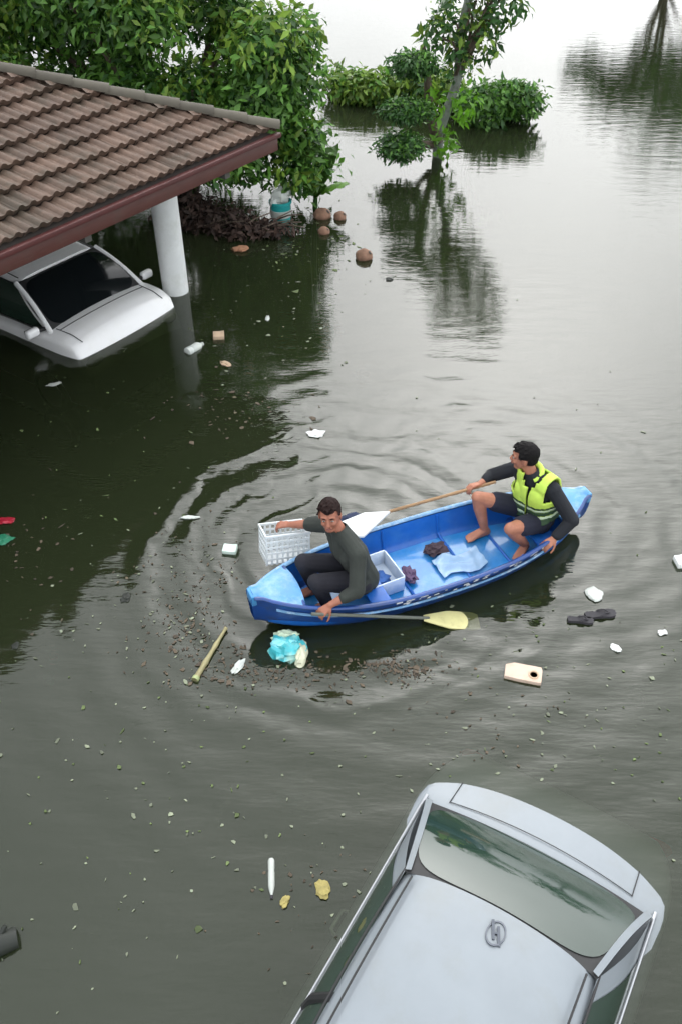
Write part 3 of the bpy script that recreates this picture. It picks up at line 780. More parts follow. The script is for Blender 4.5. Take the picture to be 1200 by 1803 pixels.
# man at the pale bow, reaching out with one arm and holding a paddle in the other hand
J1 = dict(pel=W(-.66, -.10, .30), che=W(-.755, -.085, .56), nek=W(-.815, -.045, .735), hd=W(-.875, -.005, .875),
          shL=W(-.765, -.265, .655), shR=W(-.82, .105, .68), hipL=W(-.70, -.20, .285), hipR=W(-.70, .00, .285),
          elR=W(-.91, .31, .545), wrR=W(-1.04, .44, .48), elL=W(-.83, -.41, .44), wrL=W(-1.045, -.40, .365),
          knL=W(-1.07, -.20, .43), knR=W(-1.08, .035, .44), anL=W(-.98, -.17, .14), anR=W(-1.00, .03, .14), toL=W(-1.1, -.17, .06), toR=W(-1.12, .03, .06),
          hfL=D(-.8, -.05, -.5), hnL=D(.0, .4, -.9), hcL=.95, hfR=D(-.75, .55, -.2), hnR=D(0, .1, -1), hcR=.95,
          look=D(-.50, -.84, .10), up=D(-.05, .10, 1))
man1, P1, F1 = make_person(W(-.66, -.10, .05), J1, m_skin1, 'man in dark olive shirt reaching for a white basket at the bow')
def shirt(name, J, m, inf, arm_to, low=True, parent=None, skip_collar=.0):
    mb = MB(); torso(mb, J['pel'], J['che'], J['nek'], J['shL'], J['shR'], J['hipL'], J['hipR'], inf)
    for s in 'LR':
        a = arm_to[s]
        mb.cap(J['sh' + s], .052 + inf, mid(J['sh' + s], J['el' + s], min(1, a)), .048 + inf)
        if a > 1: mb.cap(J['el' + s], .044 + inf, mid(J['el' + s], J['wr' + s], a - 1), .034 + inf)
    ax = (Vector(J['nek']) - Vector(J['che'])).normalized(); n0 = Vector(J['nek']); p0 = Vector(J['pel'])
    def keep(p):
        if (p - n0).dot(ax) > .035 - skip_collar and (p - n0 - ax * (p - n0).dot(ax)).length < .085: return False
        for s in 'LR':
            q = Vector(J['hip' + s]); 
        return p.z > p0.z - .085
    # wrinkles: shove the shape a little
    for k, v in enumerate(mb.v):
        n_ = mnoise.noise_vector(v * 9.0); v += n_ * .010 + mnoise.noise_vector(v * 26.0) * .006
    return union(mb, name, m, parent, vox=.008, it=2, cut=keep)
shirt('shirt', J1, m_tee, .016, dict(L=1.45, R=1.0), parent=man1)
mb = MB()
for s in 'LR':
    limb(mb, [J1['hip' + s], J1['kn' + s], mid(J1['kn' + s], J1['an' + s], .92)], [.100, .070, .052])
    mb.cap(J1['pel'], .112, J1['hip' + s], .104)
for v in mb.v: v += mnoise.noise_vector(v * 10) * .008
union(mb, 'trousers', m_trous, man1, vox=.008, it=2)
head_parts(man1, P1, F1, 1.0, m_hair1)
# man in the life vest at the other end
J2 = dict(pel=W(1.03, -.07, .32), che=W(.985, -.06, .60), nek=W(.945, -.035, .765), hd=W(.895, .015, .905),
          shL=W(1.025, -.235, .685), shR=W(.915, .13, .69), hipL=W(1.0, -.17, .30), hipR=W(.98, .03, .30),
          elR=W(.79, .29, .53), wrR=W(.645, .245, .52), elL=W(1.13, -.40, .46), wrL=W(.985, -.41, .33),
          knR=W(.545, .115, .50), anR=W(.635, .085, .145), toR=W(.50, .08, .06), knL=W(.63, -.275, .44), anL=W(.845, -.225, .15), toL=W(.72, -.31, .06),
          hfR=D(-1, .05, -.05), hnR=D(-.1, -.3, -1), hcR=1.05, hfL=D(-.8, -.15, -.35), hnL=D(0, .5, -.9), hcL=.8,
          look=D(-.82, .62, -.05), up=D(-.08, .02, 1))
for k_ in ('pel', 'che', 'nek', 'hd', 'shL', 'shR', 'hipL', 'hipR', 'elR', 'wrR', 'elL', 'wrL', 'knR', 'anR', 'toR', 'knL', 'anL', 'toL'): J2[k_] = J2[k_] - BA * .045
for k_ in ('nek', 'hd'): J2[k_] = J2[k_] - BA * .02 - Vector((0, 0, .015))
man2, P2, F2 = make_person(W(1.03, -.07, .05), J2, m_skin2, 'man in neon yellow life vest sitting at the right end of the boat')
shirt('shirt', J2, m_black, .012, dict(L=1.9, R=1.55), parent=man2)
mb = MB()
for s in 'LR':
    limb(mb, [J2['hip' + s], mid(J2['hip' + s], J2['kn' + s], .62)], [.100, .086]); mb.cap(J2['pel'], .110, J2['hip' + s], .104)
for v in mb.v: v += mnoise.noise_vector(v * 10) * .007
union(mb, 'shorts', m_short, man2, vox=.008, it=2)
head_parts(man2, P2, F2, 1.0, m_hair)
# life vest: padded shell, webbing straps and tape
axv = (Vector(J2['nek']) - Vector(J2['pel'])); Lv = axv.length; axv.normalize(); p0 = Vector(J2['pel'])
sdv = (Vector(J2['shL']) - Vector(J2['shR'])).normalized(); fdv = sdv.cross(axv)
if fdv.dot(D(-1, 0, 0)) < 0: fdv = -fdv
def vest_mb(inf):
    mb = MB(); torso(mb, J2['pel'], J2['che'], J2['nek'], J2['shL'], J2['shR'], J2['hipL'], J2['hipR'], inf); return mb
def vcoord(p): d = p - p0; return d.dot(axv) / Lv, d.dot(sdv), d.dot(fdv)
def keep_vest(lo, hi):
    def k(p):
        a, s, f = vcoord(p)
        if not lo < a < hi: return False
        if a > .60 and abs(s) > .135: return False           # arm holes
        if a > .86 and f > -.02 and abs(s) < .05: return False   # neck opening
        if f > .02 and abs(s) < .012: return False           # front zip gap
        if a > .98 and abs(s) < .07: return False
        return True
    return k
vest = union(vest_mb(.034), 'life_vest', m_neon, man2, vox=.009, it=4, cut=keep_vest(.10, 1.12), solid=.018)
for (lo, hi, m_) in ((.115, .20, m_neond), (.20, .255, m_neonp), (.275, .36, m_neond), (.375, .42, m_neonp), (.44, .475, m_neond)):
    st = union(vest_mb(.056 - (.001 if m_ is m_neonp else 0)), 'strap' if m_ is m_neond else 'reflective_tape', m_, man2, vox=.009, it=4, cut=keep_vest(lo, hi), solid=.004)
    st.parent = vest
mb = MB()       # collar roll
pts = []
for t in np.linspace(-2.2, 2.2, 15):
    c = Vector(J2['nek']) + axv * .01; pts.append(c - fdv * math.cos(t) * .085 + sdv * math.sin(t) * .092 + axv * .02 * math.cos(t))
mb.tube(pts, [.016] + [.026] * 13 + [.016], 10); co = mb.build('collar', m_neon, man2, world=True, sm=60); co.parent = vest

# ------------------------------------------------------------------ what they hold and carry
m_pole = mat('bamboo_pole', srgb(150, 118, 84), .6, .2, 12)
m_shaft = mat('paddle_shaft', srgb(96, 100, 92), .55, .2, 12)
m_blade = mat('pale_yellow_blade', srgb(206, 200, 142), .5, .12, 8, dirt=srgb(150, 140, 96), dirt_amt=.5)
m_foam = mat('white_foam', (.80, .82, .80), .8, .06, 12, dirt=(.5, .5, .42), dirt_amt=.3)
m_bask = mat('white_basket_plastic', (.68, .72, .74), .45, .08, 9, dirt=(.4, .42, .4), dirt_amt=.35)
# paddle in the bow man's near hand
pa0 = W(-1.20, -.41, .345); pa1 = px(745, 1088, .05); pa2 = px(842, 1094, -.02)
pad = empty('paddle', (pa0 + pa1) / 2); tag(pad, 'wooden paddle with pale yellow blade trailing beside the boat', 'paddle')
b = MB(); b.tube([pa0, mid(pa0, pa1, .5), pa1 + (pa2 - pa1) * .1], [.013, .014, .013], 8); b.build('shaft', m_shaft, pad, world=True)
b = MB(); dr = (pa2 - pa1); ln = dr.length; dr.normalize(); sd = Vector((0, 0, 1)).cross(dr).normalized(); nn_ = dr.cross(sd)
def blade(u, v):
    w = .030 + .062 * min(1, u * 2.2) * (1 - max(0, u - .9) * 3.0); t = 2 * v - 1
    return pa1 + dr * (u * ln) + sd * t * w + nn_ * (.006 * (1 - t * t))
b.grid(blade, 14, 6); b.build('blade', m_blade, pad, world=True, solid=.012)
# pole in the other man's hand
hR = Vector(J2['wrR']) + Vector(J2['hfR']).normalized() * .09 + Vector((0, 0, -.028))
pe = W(-.16, .42, .33); pd = (hR - pe).normalized()
b = MB(); pts = [pe + pd * (k * ((hR - pe).length + .22) / 8) for k in range(9)]
b.tube(pts, [.013 + .0015 * (k % 2) for k in range(9)], 8)
pole = b.build('bamboo_pole', m_pole); tag(pole, 'brown bamboo pole held by the man in the life vest', 'pole')
# white basket hung over the far side at the bow
def make_basket(loc, rz, label):
    o = empty('basket', loc, rz); tag(o, label, 'basket')
    w, d, h = .36, .25, .25
    b = MB()
    for (c, s) in (((0, -d / 2, h), (w, .014, .022)), ((0, d / 2, h), (w, .014, .022)), ((-w / 2, 0, h), (.014, d + .014, .022)), ((w / 2, 0, h), (.014, d + .014, .022))): b.box(c, s, bev=.003)
    b.build('rim', m_bask, o)
    for (ax, n_) in (('x', 8), ('y', 6)):
        for k in range(n_ + 1):
            t = -.5 + k / n_
            for sg in (-1, 1):
                b = MB()
                if ax == 'x': b.box((t * w * .97, sg * (d / 2 - .004), h / 2), (.016, .006, h))
                else: b.box((sg * (w / 2 - .004), t * d * .97, h / 2), (.006, .016, h))
                b.build('slat', m_bask, o, sm=0)
    for zz in (.05, .10, .15, .20):
        b = MB()
        for (c, s) in (((0, -d / 2 + .001, zz), (w, .008, .016)), ((0, d / 2 - .001, zz), (w, .008, .016)), ((-w / 2 + .001, 0, zz), (.008, d - .01, .016)), ((w / 2 - .001, 0, zz), (.008, d - .01, .016))): b.box(c, s)
        b.build('hoop', m_bask, o, sm=0)
    b = MB(); b.box((0, 0, .006), (w - .01, d - .01, .010), bev=.003); b.build('base', m_bask, o)
    return o
bk = make_basket(W(-1.115, .395, .195), math.atan2(BA.y, BA.x) - .12, 'white slatted plastic basket held over the far side of the bow')
bk.rotation_euler = (R(-16), R(6), math.atan2(BA.y, BA.x) - .12)
# foam board and blue bundle behind him
b = MB()
q = [W(-.66, .25, .35), W(-.48, .23, .305), W(-.18, .36, .37), W(-.40, .40, .40), W(-.63, .37, .40)]
up_ = Vector((0, 0, .022)); n5 = len(q)
b.add(q + [p + up_ for p in q], [tuple(range(n5))[::-1], tuple(range(n5, 2 * n5))] + [(k, (k + 1) % n5, n5 + (k + 1) % n5, n5 + k) for k in range(n5)])
tag(b.build('foam_board', m_foam, sm=30, bev=.004), 'bright white broken foam sheet lying on the far gunwale', 'foam sheet')
def crumple(name, c, r, m, label, cat, seed=0, rz=0.0, amp=.55, fr=2.6, group=None, nu=18, nv=12, bottom=None):
    b = MB(); b.ell((0, 0, 0), (1, 1, 1), None, nu, nv); o0 = Vector((seed * 3.7, seed * 1.3, seed * .7))
    for v in b.v:
        n_ = mnoise.noise(v * fr * .7 + o0) * 1.3 + .6 * mnoise.noise(v * fr * 2.3 + o0); v *= 1 + amp * n_
        v.x *= r[0]; v.y *= r[1]; v.z *= r[2] * .55
        if bottom is not None: v.z = max(v.z, bottom)
    o = b.build(name, m, sm=14, loc=c, rot=(0, 0, rz)); tag(o, label, cat, group); return o
m_navy = mat('navy_cloth', (.02, .03, .07), .9, .2)
crumple('cloth_bundle', W(-.52, .44, .33), (.13, .07, .05), m_navy, 'small dark navy bundle behind the white foam sheet', 'bundle', 2, .4)
# box and clutter on the boat floor
m_poly = mat('pale_blue_white_plastic', (.62, .70, .80), .5, .10, 9, dirt=(.10, .25, .55), dirt_amt=.35, dirt_scale=6)
o = empty('crate', W(-.47, -.06, FLOOR + .012), math.atan2(BA.y, BA.x) + .05); tag(o, 'open white plastic box on the boat floor behind the bow man', 'box')
w_, d_, h_ = .27, .34, .15
for (c, s) in (((0, -d_ / 2, h_ / 2), (w_, .012, h_)), ((0, d_ / 2, h_ / 2), (w_, .012, h_)), ((-w_ / 2, 0, h_ / 2), (.012, d_ - .012, h_)), ((w_ / 2, 0, h_ / 2), (.012, d_ - .012, h_))):
    b = MB(); b.box(c, s, bev=.004); b.build('side', m_poly, o)
b = MB(); b.box((0, 0, .006), (w_ - .014, d_ - .014, .01)); b.build('base', m_poly, o, sm=0)
m_dark = mat('dark_brown_cloth', srgb(58, 44, 52), .9, .3, 14)
crumple('cloth_bundle', W(-.47, -.10, FLOOR + .06), (.07, .08, .05), mat('blue_cloth', (.03, .10, .32), .9), 'crumpled blue cloth inside the white box in the boat', 'bundle', 4)
crumple('cloth_bag', W(.11, .06, FLOOR + .055), (.10, .065, .05), m_dark, 'dark brown crumpled bag in the middle of the boat floor', 'bag', 5, .5)
crumple('cloth_bundle', W(-.225, -.12, FLOOR + .05), (.055, .085, .045), mat('purple_cloth', srgb(84, 66, 92), .9), 'dull purple cloth between the white box and the brown bag', 'bundle', 6, .3)
m_sheet = mat('pale_plastic_sheet', (.26, .40, .58), .35, .1, 8)
b = MB()
def sheet(u, v):
    p = W(lerp(.02, .44, u), lerp(-.26, -.04, v) + .03 * math.sin(7 * u), FLOOR + .03)
    return p + Vector((0, 0, .028 * mnoise.noise(Vector((u * 5, v * 4, 1))) + .01))
b.grid(sheet, 22, 14); tag(b.build('plastic_sheet', m_sheet, solid=.004, sm=30), 'pale crumpled plastic sheet on the boat floor beside the near side', 'sheet')

# ------------------------------------------------------------------ vegetation
def leaf_mat(name, c, var=.45, tr=.35, rough=.45):
    return mat(name, c, rough, .25, 1.3, island=var, trans=tr, spec=.4)
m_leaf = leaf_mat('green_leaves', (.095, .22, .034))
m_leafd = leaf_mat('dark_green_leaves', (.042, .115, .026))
m_leafy = leaf_mat('yellow_green_leaves', (.16, .26, .035))
m_bright = leaf_mat('bright_green_leaf', (.13, .32, .02), .1, .4)
m_bark = mat('bark', (.10, .075, .055), .9, .35, 14, bump=.6, bscale=30)
m_pbark = mat('pale_mottled_bark', (.17, .19, .165), .85, .3, 10, dirt=(.07, .07, .05), dirt_amt=.8, dirt_scale=7, bump=.5, bscale=20)
def leaves(name, clumps, n, size, m, parent, seed=1, up=.35, thin=.0, wid=.42, hang=.0):
    """clumps: (centre, radii); n leaves spread over their shells"""
    rs = np.random.RandomState(seed)
    C = np.array([list(c) for c, r in clumps]); RR = np.array([list(r) if hasattr(r, '__len__') else [r] * 3 for c, r in clumps])
    wts = (RR.prod(1)) ** (2 / 3); idx = rs.choice(len(clumps), n, p=wts / wts.sum())
    d = rs.normal(size=(n, 3)); d /= np.linalg.norm(d, axis=1)[:, None]
    rad = rs.uniform(.35, 1.0, n) ** .45 * (1 + .16 * rs.normal(size=n))
    p = C[idx] + d * RR[idx] * rad[:, None]
    keep = p[:, 2] > .02 + thin; p, d = p[keep], d[keep]; n = len(p)
    nrm = d * .6 + np.array([0, 0, up]) + rs.normal(size=(n, 3)) * .55; nrm /= np.linalg.norm(nrm, axis=1)[:, None]
    t = rs.normal(size=(n, 3)) + d * .7 + np.array([0, 0, -.5 - hang]); t -= nrm * (t * nrm).sum(1)[:, None]; t /= np.linalg.norm(t, axis=1)[:, None]
    s = np.cross(nrm, t); L_ = (size * rs.uniform(.45, 1.6, n))[:, None]; wd = L_ * wid / 2
    inv = root_matrix(parent).inverted(); off = np.array(inv.translation)[None]
    v = np.stack([p, p + t * L_ * .45 + s * wd + nrm * wd * .3, p + t * L_ * .48 - nrm * wd * .08, p + t * L_ * .45 - s * wd + nrm * wd * .3, p + t * L_ - nrm * L_ * .14], 1) + off[None]
    f = np.array([[0, 1, 2], [0, 2, 3], [1, 4, 2], [2, 4, 3]])[None] + (np.arange(n) * 5)[:, None, None]
    me = bpy.data.meshes.new(name); me.vertices.add(n * 5); me.vertices.foreach_set('co', v.reshape(-1))
    fl = f.reshape(-1); k = n * 4
    me.loops.add(k * 3); me.loops.foreach_set('vertex_index', fl.astype(np.int32)); me.polygons.add(k)
    me.polygons.foreach_set('loop_start', np.arange(k, dtype=np.int32) * 3); me.polygons.foreach_set('loop_total', np.full(k, 3, dtype=np.int32))
    me.update(calc_edges=True); me.materials.append(m)
    o = bpy.data.objects.new(name, me); col.objects.link(o); o.parent = parent; o['kind'] = 'stuff'
    return o
def limbs(parent, base, tips, r0, m, name='trunk', seed=0, fork=.45):
    rg = random.Random(seed); base = Vector(base); top = sum((Vector(t) for t in tips), Vector()) / len(tips)
    fk = base + (top - base) * fork; fk.z = base.z + (top.z - base.z) * fork
    b = MB(); pts = [base + (fk - base) * (k / 5) + Vector((rg.uniform(-.03, .03), rg.uniform(-.03, .03), 0)) * (k > 0) for k in range(6)]
    b.tube(pts, [r0 * (1.25 - .45 * k / 5) for k in range(6)], 12); b.build(name, m, parent, world=True, sm=60)
    for t in tips:
        t = Vector(t); st = pts[rg.choice((3, 4, 5))]; b = MB(); q = []
        for k in range(7):
            a = k / 6; p = st + (t - st) * a; p.z += .18 * math.sin(math.pi * a) * (t - st).length * .4
            q.append(p + Vector((rg.uniform(-1, 1), rg.uniform(-1, 1), rg.uniform(-1, 1))) * .03 * (0 < k < 6))
        b.tube(q, [r0 * .6 * (1 - .8 * k / 6) for k in range(7)], 8); b.build('branch', m, parent, world=True, sm=60)

# big leafy tree behind the carport
rg = random.Random(21)
tr1 = empty('leafy_tree', (-2.2, 13.6, -DEPTH)); tag(tr1, 'large dense green tree overhanging the water behind the carport', 'tree')
cl1 = []
for k in range(84):
    x = rg.uniform(-5.4, -.62); y = rg.uniform(12.5, 14.6); z = rg.uniform(.7, 3.5)
    if x > -1.3: z = rg.uniform(.45, 2.6); y = rg.uniform(12.4, 13.4)
    r = rg.uniform(.34, .62); cl1.append(((x, y, z), (r, r, r * .8)))
for (x, y, z, r) in ((-.62, 12.6, .62, .34), (-.58, 12.7, 1.15, .38), (-.60, 12.8, 1.8, .42), (-.62, 12.8, 2.35, .40), (-.42, 12.75, .8, .26), (-1.4, 12.5, .8, .36), (-1.7, 12.3, .95, .4), (-1.1, 12.4, 1.5, .45)):
    cl1.append(((x, y, z), (r, r, r * .9)))
limbs(tr1, (-2.2, 13.6, -DEPTH), [c for c, r in cl1[::5]], .17, m_bark, seed=2)
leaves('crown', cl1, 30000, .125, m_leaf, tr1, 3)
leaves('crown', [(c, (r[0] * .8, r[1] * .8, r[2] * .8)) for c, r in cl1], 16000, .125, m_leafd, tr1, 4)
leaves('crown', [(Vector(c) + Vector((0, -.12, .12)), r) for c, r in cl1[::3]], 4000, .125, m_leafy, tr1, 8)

# broad bright leaf plant at the tree's edge
bp = empty('broad_leaf_plant', (-.42, 12.95, -DEPTH)); tag(bp, 'plant with broad bright green leaf leaning over the water by the tree', 'plant')
def big_leaf(parent, p0, p1, w, m, droop=.1):
    p0, p1 = Vector(p0), Vector(p1); d = (p1 - p0); side = d.cross(Vector((0, 0, 1))).normalized(); b = MB()
    def f(u, v):
        t = 2 * v - 1; ww = w * (math.sin(math.pi * min(1, u * .93 + .05)) ** .7); p = p0 + d * u + side * t * ww
        p.z += droop * math.sin(math.pi * u) * d.length - .18 * ww * abs(t) + .012 * math.sin(u * 26 + 2 * t); return p
    b.grid(f, 18, 8); b.build('leaf', m, parent, world=True, solid=.004, sm=60)
for (p1, w, m) in (((.12, 12.75, .42), .17, m_bright), ((-.28, 12.35, .55), .13, m_leaf), ((-.75, 12.5, .75), .14, m_bright), ((-.05, 13.3, .8), .13, m_leaf)):
    big_leaf(bp, (-.38, 12.9, .18), p1, w, m, .12)
b = MB(); b.tube([(-.42, 12.95, -DEPTH), (-.40, 12.93, -.2), (-.37, 12.9, .22)], [.05, .045, .03], 8); b.build('stem', m_leafd, bp, world=True)

# clipped garden tree out in the water: pads to the left, airy crown above
ct = empty('clipped_garden_tree', (1.62, 15.1, -DEPTH)); tag(ct, 'pale-trunked garden tree with clipped round pads standing in open water', 'tree')
b = MB(); tp = [(1.60, 15.15, -DEPTH), (1.62, 15.12, 0), (1.60, 15.1, .35), (1.72, 15.1, .75), (1.86, 15.15, 1.2), (1.84, 15.2, 1.9), (1.95, 15.2, 2.5)]
b.tube(tp, [.095, .088, .08, .075, .068, .055, .04], 14); b.build('trunk', m_pbark, ct, world=True, sm=60)
b = MB(); b.tube([(1.60, 15.1, .25), (1.42, 14.95, .75), (1.35, 14.9, 1.3), (1.25, 14.9, 1.75)], [.09, .075, .06, .04], 10); b.build('branch', m_bark, ct, world=True, sm=60)
pads = [((1.00, 14.45, .93), (.38, .34, .15)), ((.93, 14.35, .42), (.36, .33, .20)), ((1.10, 14.6, 1.55), (.36, .32, .16))]
for k, (c, r) in enumerate(pads):
    b = MB(); b.tube([(1.50, 15.0, c[2] - .2), mid((1.5, 15, c[2] - .2), c, .5) + Vector((0, 0, .05)), c], [.06, .05, .03], 8); b.build('branch', m_bark, ct, world=True, sm=60)
    leaves('pad', [(c, r)] * 1, 1500, .075, m_leafd, ct, 30 + k, up=.5)
    leaves('pad', [((c[0] + .05, c[1], c[2] + .03), r)], 500, .075, m_leaf, ct, 40 + k, up=.6)
crn = []
rg = random.Random(9)
for (x, y, z, r) in ((1.75, 15.2, 2.1, .42), (2.15, 15.2, 1.75, .40), (2.45, 15.2, 2.25, .42), (2.1, 15.3, 2.7, .42), (2.75, 15.25, 2.75, .34), (2.55, 15.1, 3.15, .30), (2.0, 15.25, 3.2, .3), (2.85, 15.2, 3.3, .22), (1.45, 15.0, 1.9, .26), (1.85, 15.0, 1.5, .26)):
    crn.append(((x, y, z), (r, r, r * .8)))
limbs(ct, (1.80, 15.15, 1.0), [c for c, r in crn], .06, m_bark, name='upper_trunk', seed=5, fork=.3)
leaves('crown', crn, 1050, .14, m_leafd, ct, 12); leaves('crown', crn, 520, .14, m_leafy, ct, 13)
# bright young leaves at the trunk foot
leaves('shoots', [((1.52, 14.75, .85), (.16, .14, .30)), ((1.7, 14.8, .35), (.2, .15, .25)), ((2.0, 14.9, .9), (.22, .2, .3))], 170, .15, m_bright, ct, 14, up=.1)

def shrub(name, clumps, n, label, m1, m2, seed, size=.13, group='low shrubs standing in the far water'):
    c0 = Vector(clumps[0][0]); o = empty(name, (c0.x, c0.y, -DEPTH)); tag(o, label, 'shrub', group)
    rg = random.Random(seed)
    for k in range(5):
        c, r = clumps[rg.randrange(len(clumps))]; b = MB(); b.tube([(c0.x + rg.uniform(-.1, .1), c0.y, -DEPTH), mid((c0.x, c0.y, -DEPTH), c, .6), c], [.035, .025, .012], 6); b.build('stem', m_bark, o, world=True)
    leaves('foliage', clumps, n, size, m1, o, seed); leaves('foliage', clumps, n // 2, size, m2, o, seed + 50)
    return o
def clump_line(x0, x1, y0, y1, z, r, n, seed):
    rg = random.Random(seed); return [((lerp(x0, x1, (k + .5) / n) + rg.uniform(-.1, .1), lerp(y0, y1, (k + .5) / n) + rg.uniform(-.15, .15), z * rg.uniform(.6, 1.15)), (r * rg.uniform(.8, 1.2), r, r * .85)) for k in range(n)]
shrub('low_shrub', clump_line(-.1, 1.0, 18.3, 18.1, .28, .34, 5, 1), 1500, 'low yellow-green shrub at the left end of the far hedge', m_leafy, m_leaf, 61)
shrub('low_shrub', clump_line(1.0, 2.1, 18.1, 17.6, .36, .36, 5, 2), 1500, 'low yellow-green shrub just left of the pale tree trunk', m_leafy, m_leafd, 62)
shrub('low_shrub', clump_line(2.35, 3.35, 16.9, 17.0, .38, .36, 6, 3), 2000, 'dark green rounded shrub right of the pale tree trunk', m_leaf, m_leafd, 63)
# trees beyond the frame whose reflections lie on the water
def far_tree(x, y, z0, z1, w, label, seed, n=2600):
    o = empty('far_tree', (x, y, -DEPTH)); tag(o, label, 'tree', 'trees at the far side of the flood'); rg = random.Random(seed); cl_ = []
    for k in range(16):
        r = rg.uniform(.4, .75) * (z1 - z0) / 3; cl_.append(((x + rg.uniform(-w, w), y + rg.uniform(-w, w) * .6, rg.uniform(z0 + r, z1 - r * .6)), (r * 1.2, r * 1.2, r * .8)))
    limbs(o, (x, y, -DEPTH), [c for c, r in cl_[::3]], .13, m_bark, seed=seed)
    leaves('crown', cl_, n, .26, m_leafd, o, seed); leaves('crown', cl_, n // 3, .26, m_leaf, o, seed + 9)
far_tree(9.2, 29.0, 1.0, 3.7, 2.1, 'far tree at the top right, mirrored in the water', 71)
far_tree(13.0, 31, 1.2, 6.0, 2.4, 'farthest right tree beyond the flooded street', 72)
far_tree(20.0, 33, 1.0, 6.5, 2.8, 'tall tree far to the right beyond the picture edge', 73)
far_tree(-6.5, 19.5, .8, 5.2, 2.2, 'tree left of and behind the big leafy tree', 74)

# bank of dead leaves and branches caught under the tree
m_dead = mat('dead_leaves', srgb(58, 43, 36), .85, .35, 5, island=.6, trans=.1)
dh = empty('debris_heap', (-1.5, 12.1, 0)); tag(dh, 'heap of brown dead leaves and branches caught under the tree', 'debris')
leaves('dead_leaves', [((-1.35, 11.9, .06), (.42, .22, .14)), ((-1.75, 12.2, .10), (.5, .3, .22)), ((-.95, 12.0, .04), (.3, .2, .10)), ((-2.2, 12.4, .15), (.5, .3, .3))], 2600, .095, m_dead, dh, 81)
for k in range(12):
    rg = random.Random(100 + k); b = MB(); p = Vector((rg.uniform(-2.1, -.9), rg.uniform(11.8, 12.3), rg.uniform(.02, .12))); a = rg.uniform(-.6, .6); l_ = rg.uniform(.3, .7)
    q = p + Vector((math.cos(a) * l_, math.sin(a) * l_, rg.uniform(.0, .2))); b.tube([p, mid(p, q, .5) + Vector((0, 0, .03)), q], [.014, .011, .006], 6); b.build('branch', m_bark, dh, world=True)

# ------------------------------------------------------------------ floating things
m_teal = mat('teal_plastic', (.02, .30, .30), .35, .2, 8)
m_bagt = mat('turquoise_bag_film', (.06, .46, .52), .3, .25, 6, dirt=(.55, .66, .50), dirt_amt=.9, dirt_scale=4)
m_bagw = mat('white_bag_film', (.52, .55, .52), .35, .1, 8, dirt=(.5, .52, .4), dirt_amt=.3)
m_coir = mat('coconut_husk', srgb(128, 98, 80), .9, .35, 10, bump=.8, bscale=22)
m_beige = mat('beige_foam', srgb(208, 184, 166), .8, .10, 9, dirt=srgb(150, 128, 110), dirt_amt=.4)
m_tan = mat('tan_card', srgb(188, 164, 138), .85, .15, 9)
m_dk = mat('dark_rubber_sole', srgb(52, 50, 54), .8, .2, 9)
m_yel = mat('yellow_peel', srgb(150, 138, 80), .7, .35, 20)
m_grey = mat('grey_white_plastic', srgb(178, 182, 176), .45, .1, 9)
m_redw = mat('red_wrapper', srgb(150, 24, 44), .4, .2, 9)
m_grnw = mat('green_wrapper', srgb(40, 112, 84), .4, .2, 9)
m_bam = mat('dry_bamboo', srgb(150, 142, 104), .6, .2, 12)
m_wood = mat('wet_dark_wood', srgb(30, 34, 28), .6, .3, 9)
# teal bin with a white bag on top, by the tree
P0 = px(495, 388, 0); tb = empty('plastic_bin', (P0.x, P0.y, 0)); tag(tb, 'teal plastic bin topped with white bags at the tree edge', 'bin')
b = MB(); b.lathe([(.12, -.25), (.15, .26), (.165, .27), (.165, .30), (.14, .30), (.13, .20)], (0, 0, 0), 20); b.build('tub', m_teal, tb)
b = MB(); b.lathe([(.15, .0), (.156, .1)], (0, 0, .08), 20); b.build('band', m_grey, tb)
for (dx, dy, dz, r, s) in ((.0, -.02, .36, .12, 1), (-.07, -.05, .30, .08, 2), (.09, .0, .42, .07, 3)):
    b = MB(); b.ell((0, 0, 0), (1, 1, 1), None, 14, 10)
    for v in b.v: v *= r * (1 + .4 * mnoise.noise(v * 2 + Vector((s, 0, 0)))); v += Vector((dx, dy, dz))
    b.build('bag', m_bagw, tb, sm=28)
# coconuts
def coconut(p, r, label, seed):
    o = empty('coconut', (p.x, p.y, 0)); tag(o, label, 'coconut', 'coconuts adrift near the tree')
    b = MB(); b.ell((0, 0, 0), (1, 1, 1), None, 18, 12)
    for v in b.v:
        k = 1 + .10 * mnoise.noise(v * 1.6 + Vector((seed, 0, 0))); v.x *= r * k * 1.12; v.y *= r * k; v.z = v.z * r * k * .9 + r * .3
    hk = b.build('husk', m_coir, o, sm=60)
    b = MB(); b.lathe([(r * .30, 0), (r * .24, r * .05), (r * .06, r * .09)], (r * .75, -r * .3, r * .85), 8, Matrix.Rotation(.8, 3, 'Y')); b.build('stalk_cap', m_wood, o)
coconut(px(640, 454), .105, 'brown coconut floating alone in open water, nearest the boat', 1)
coconut(px(567, 382), .115, 'larger brown coconut touching the tree edge', 2)
coconut(px(598, 384), .085, 'small pinkish brown coconut, rightmost of the pair by the tree', 3)
coconut(px(570, 410), .075, 'small pale brown coconut just in front of the pair by the tree', 4)
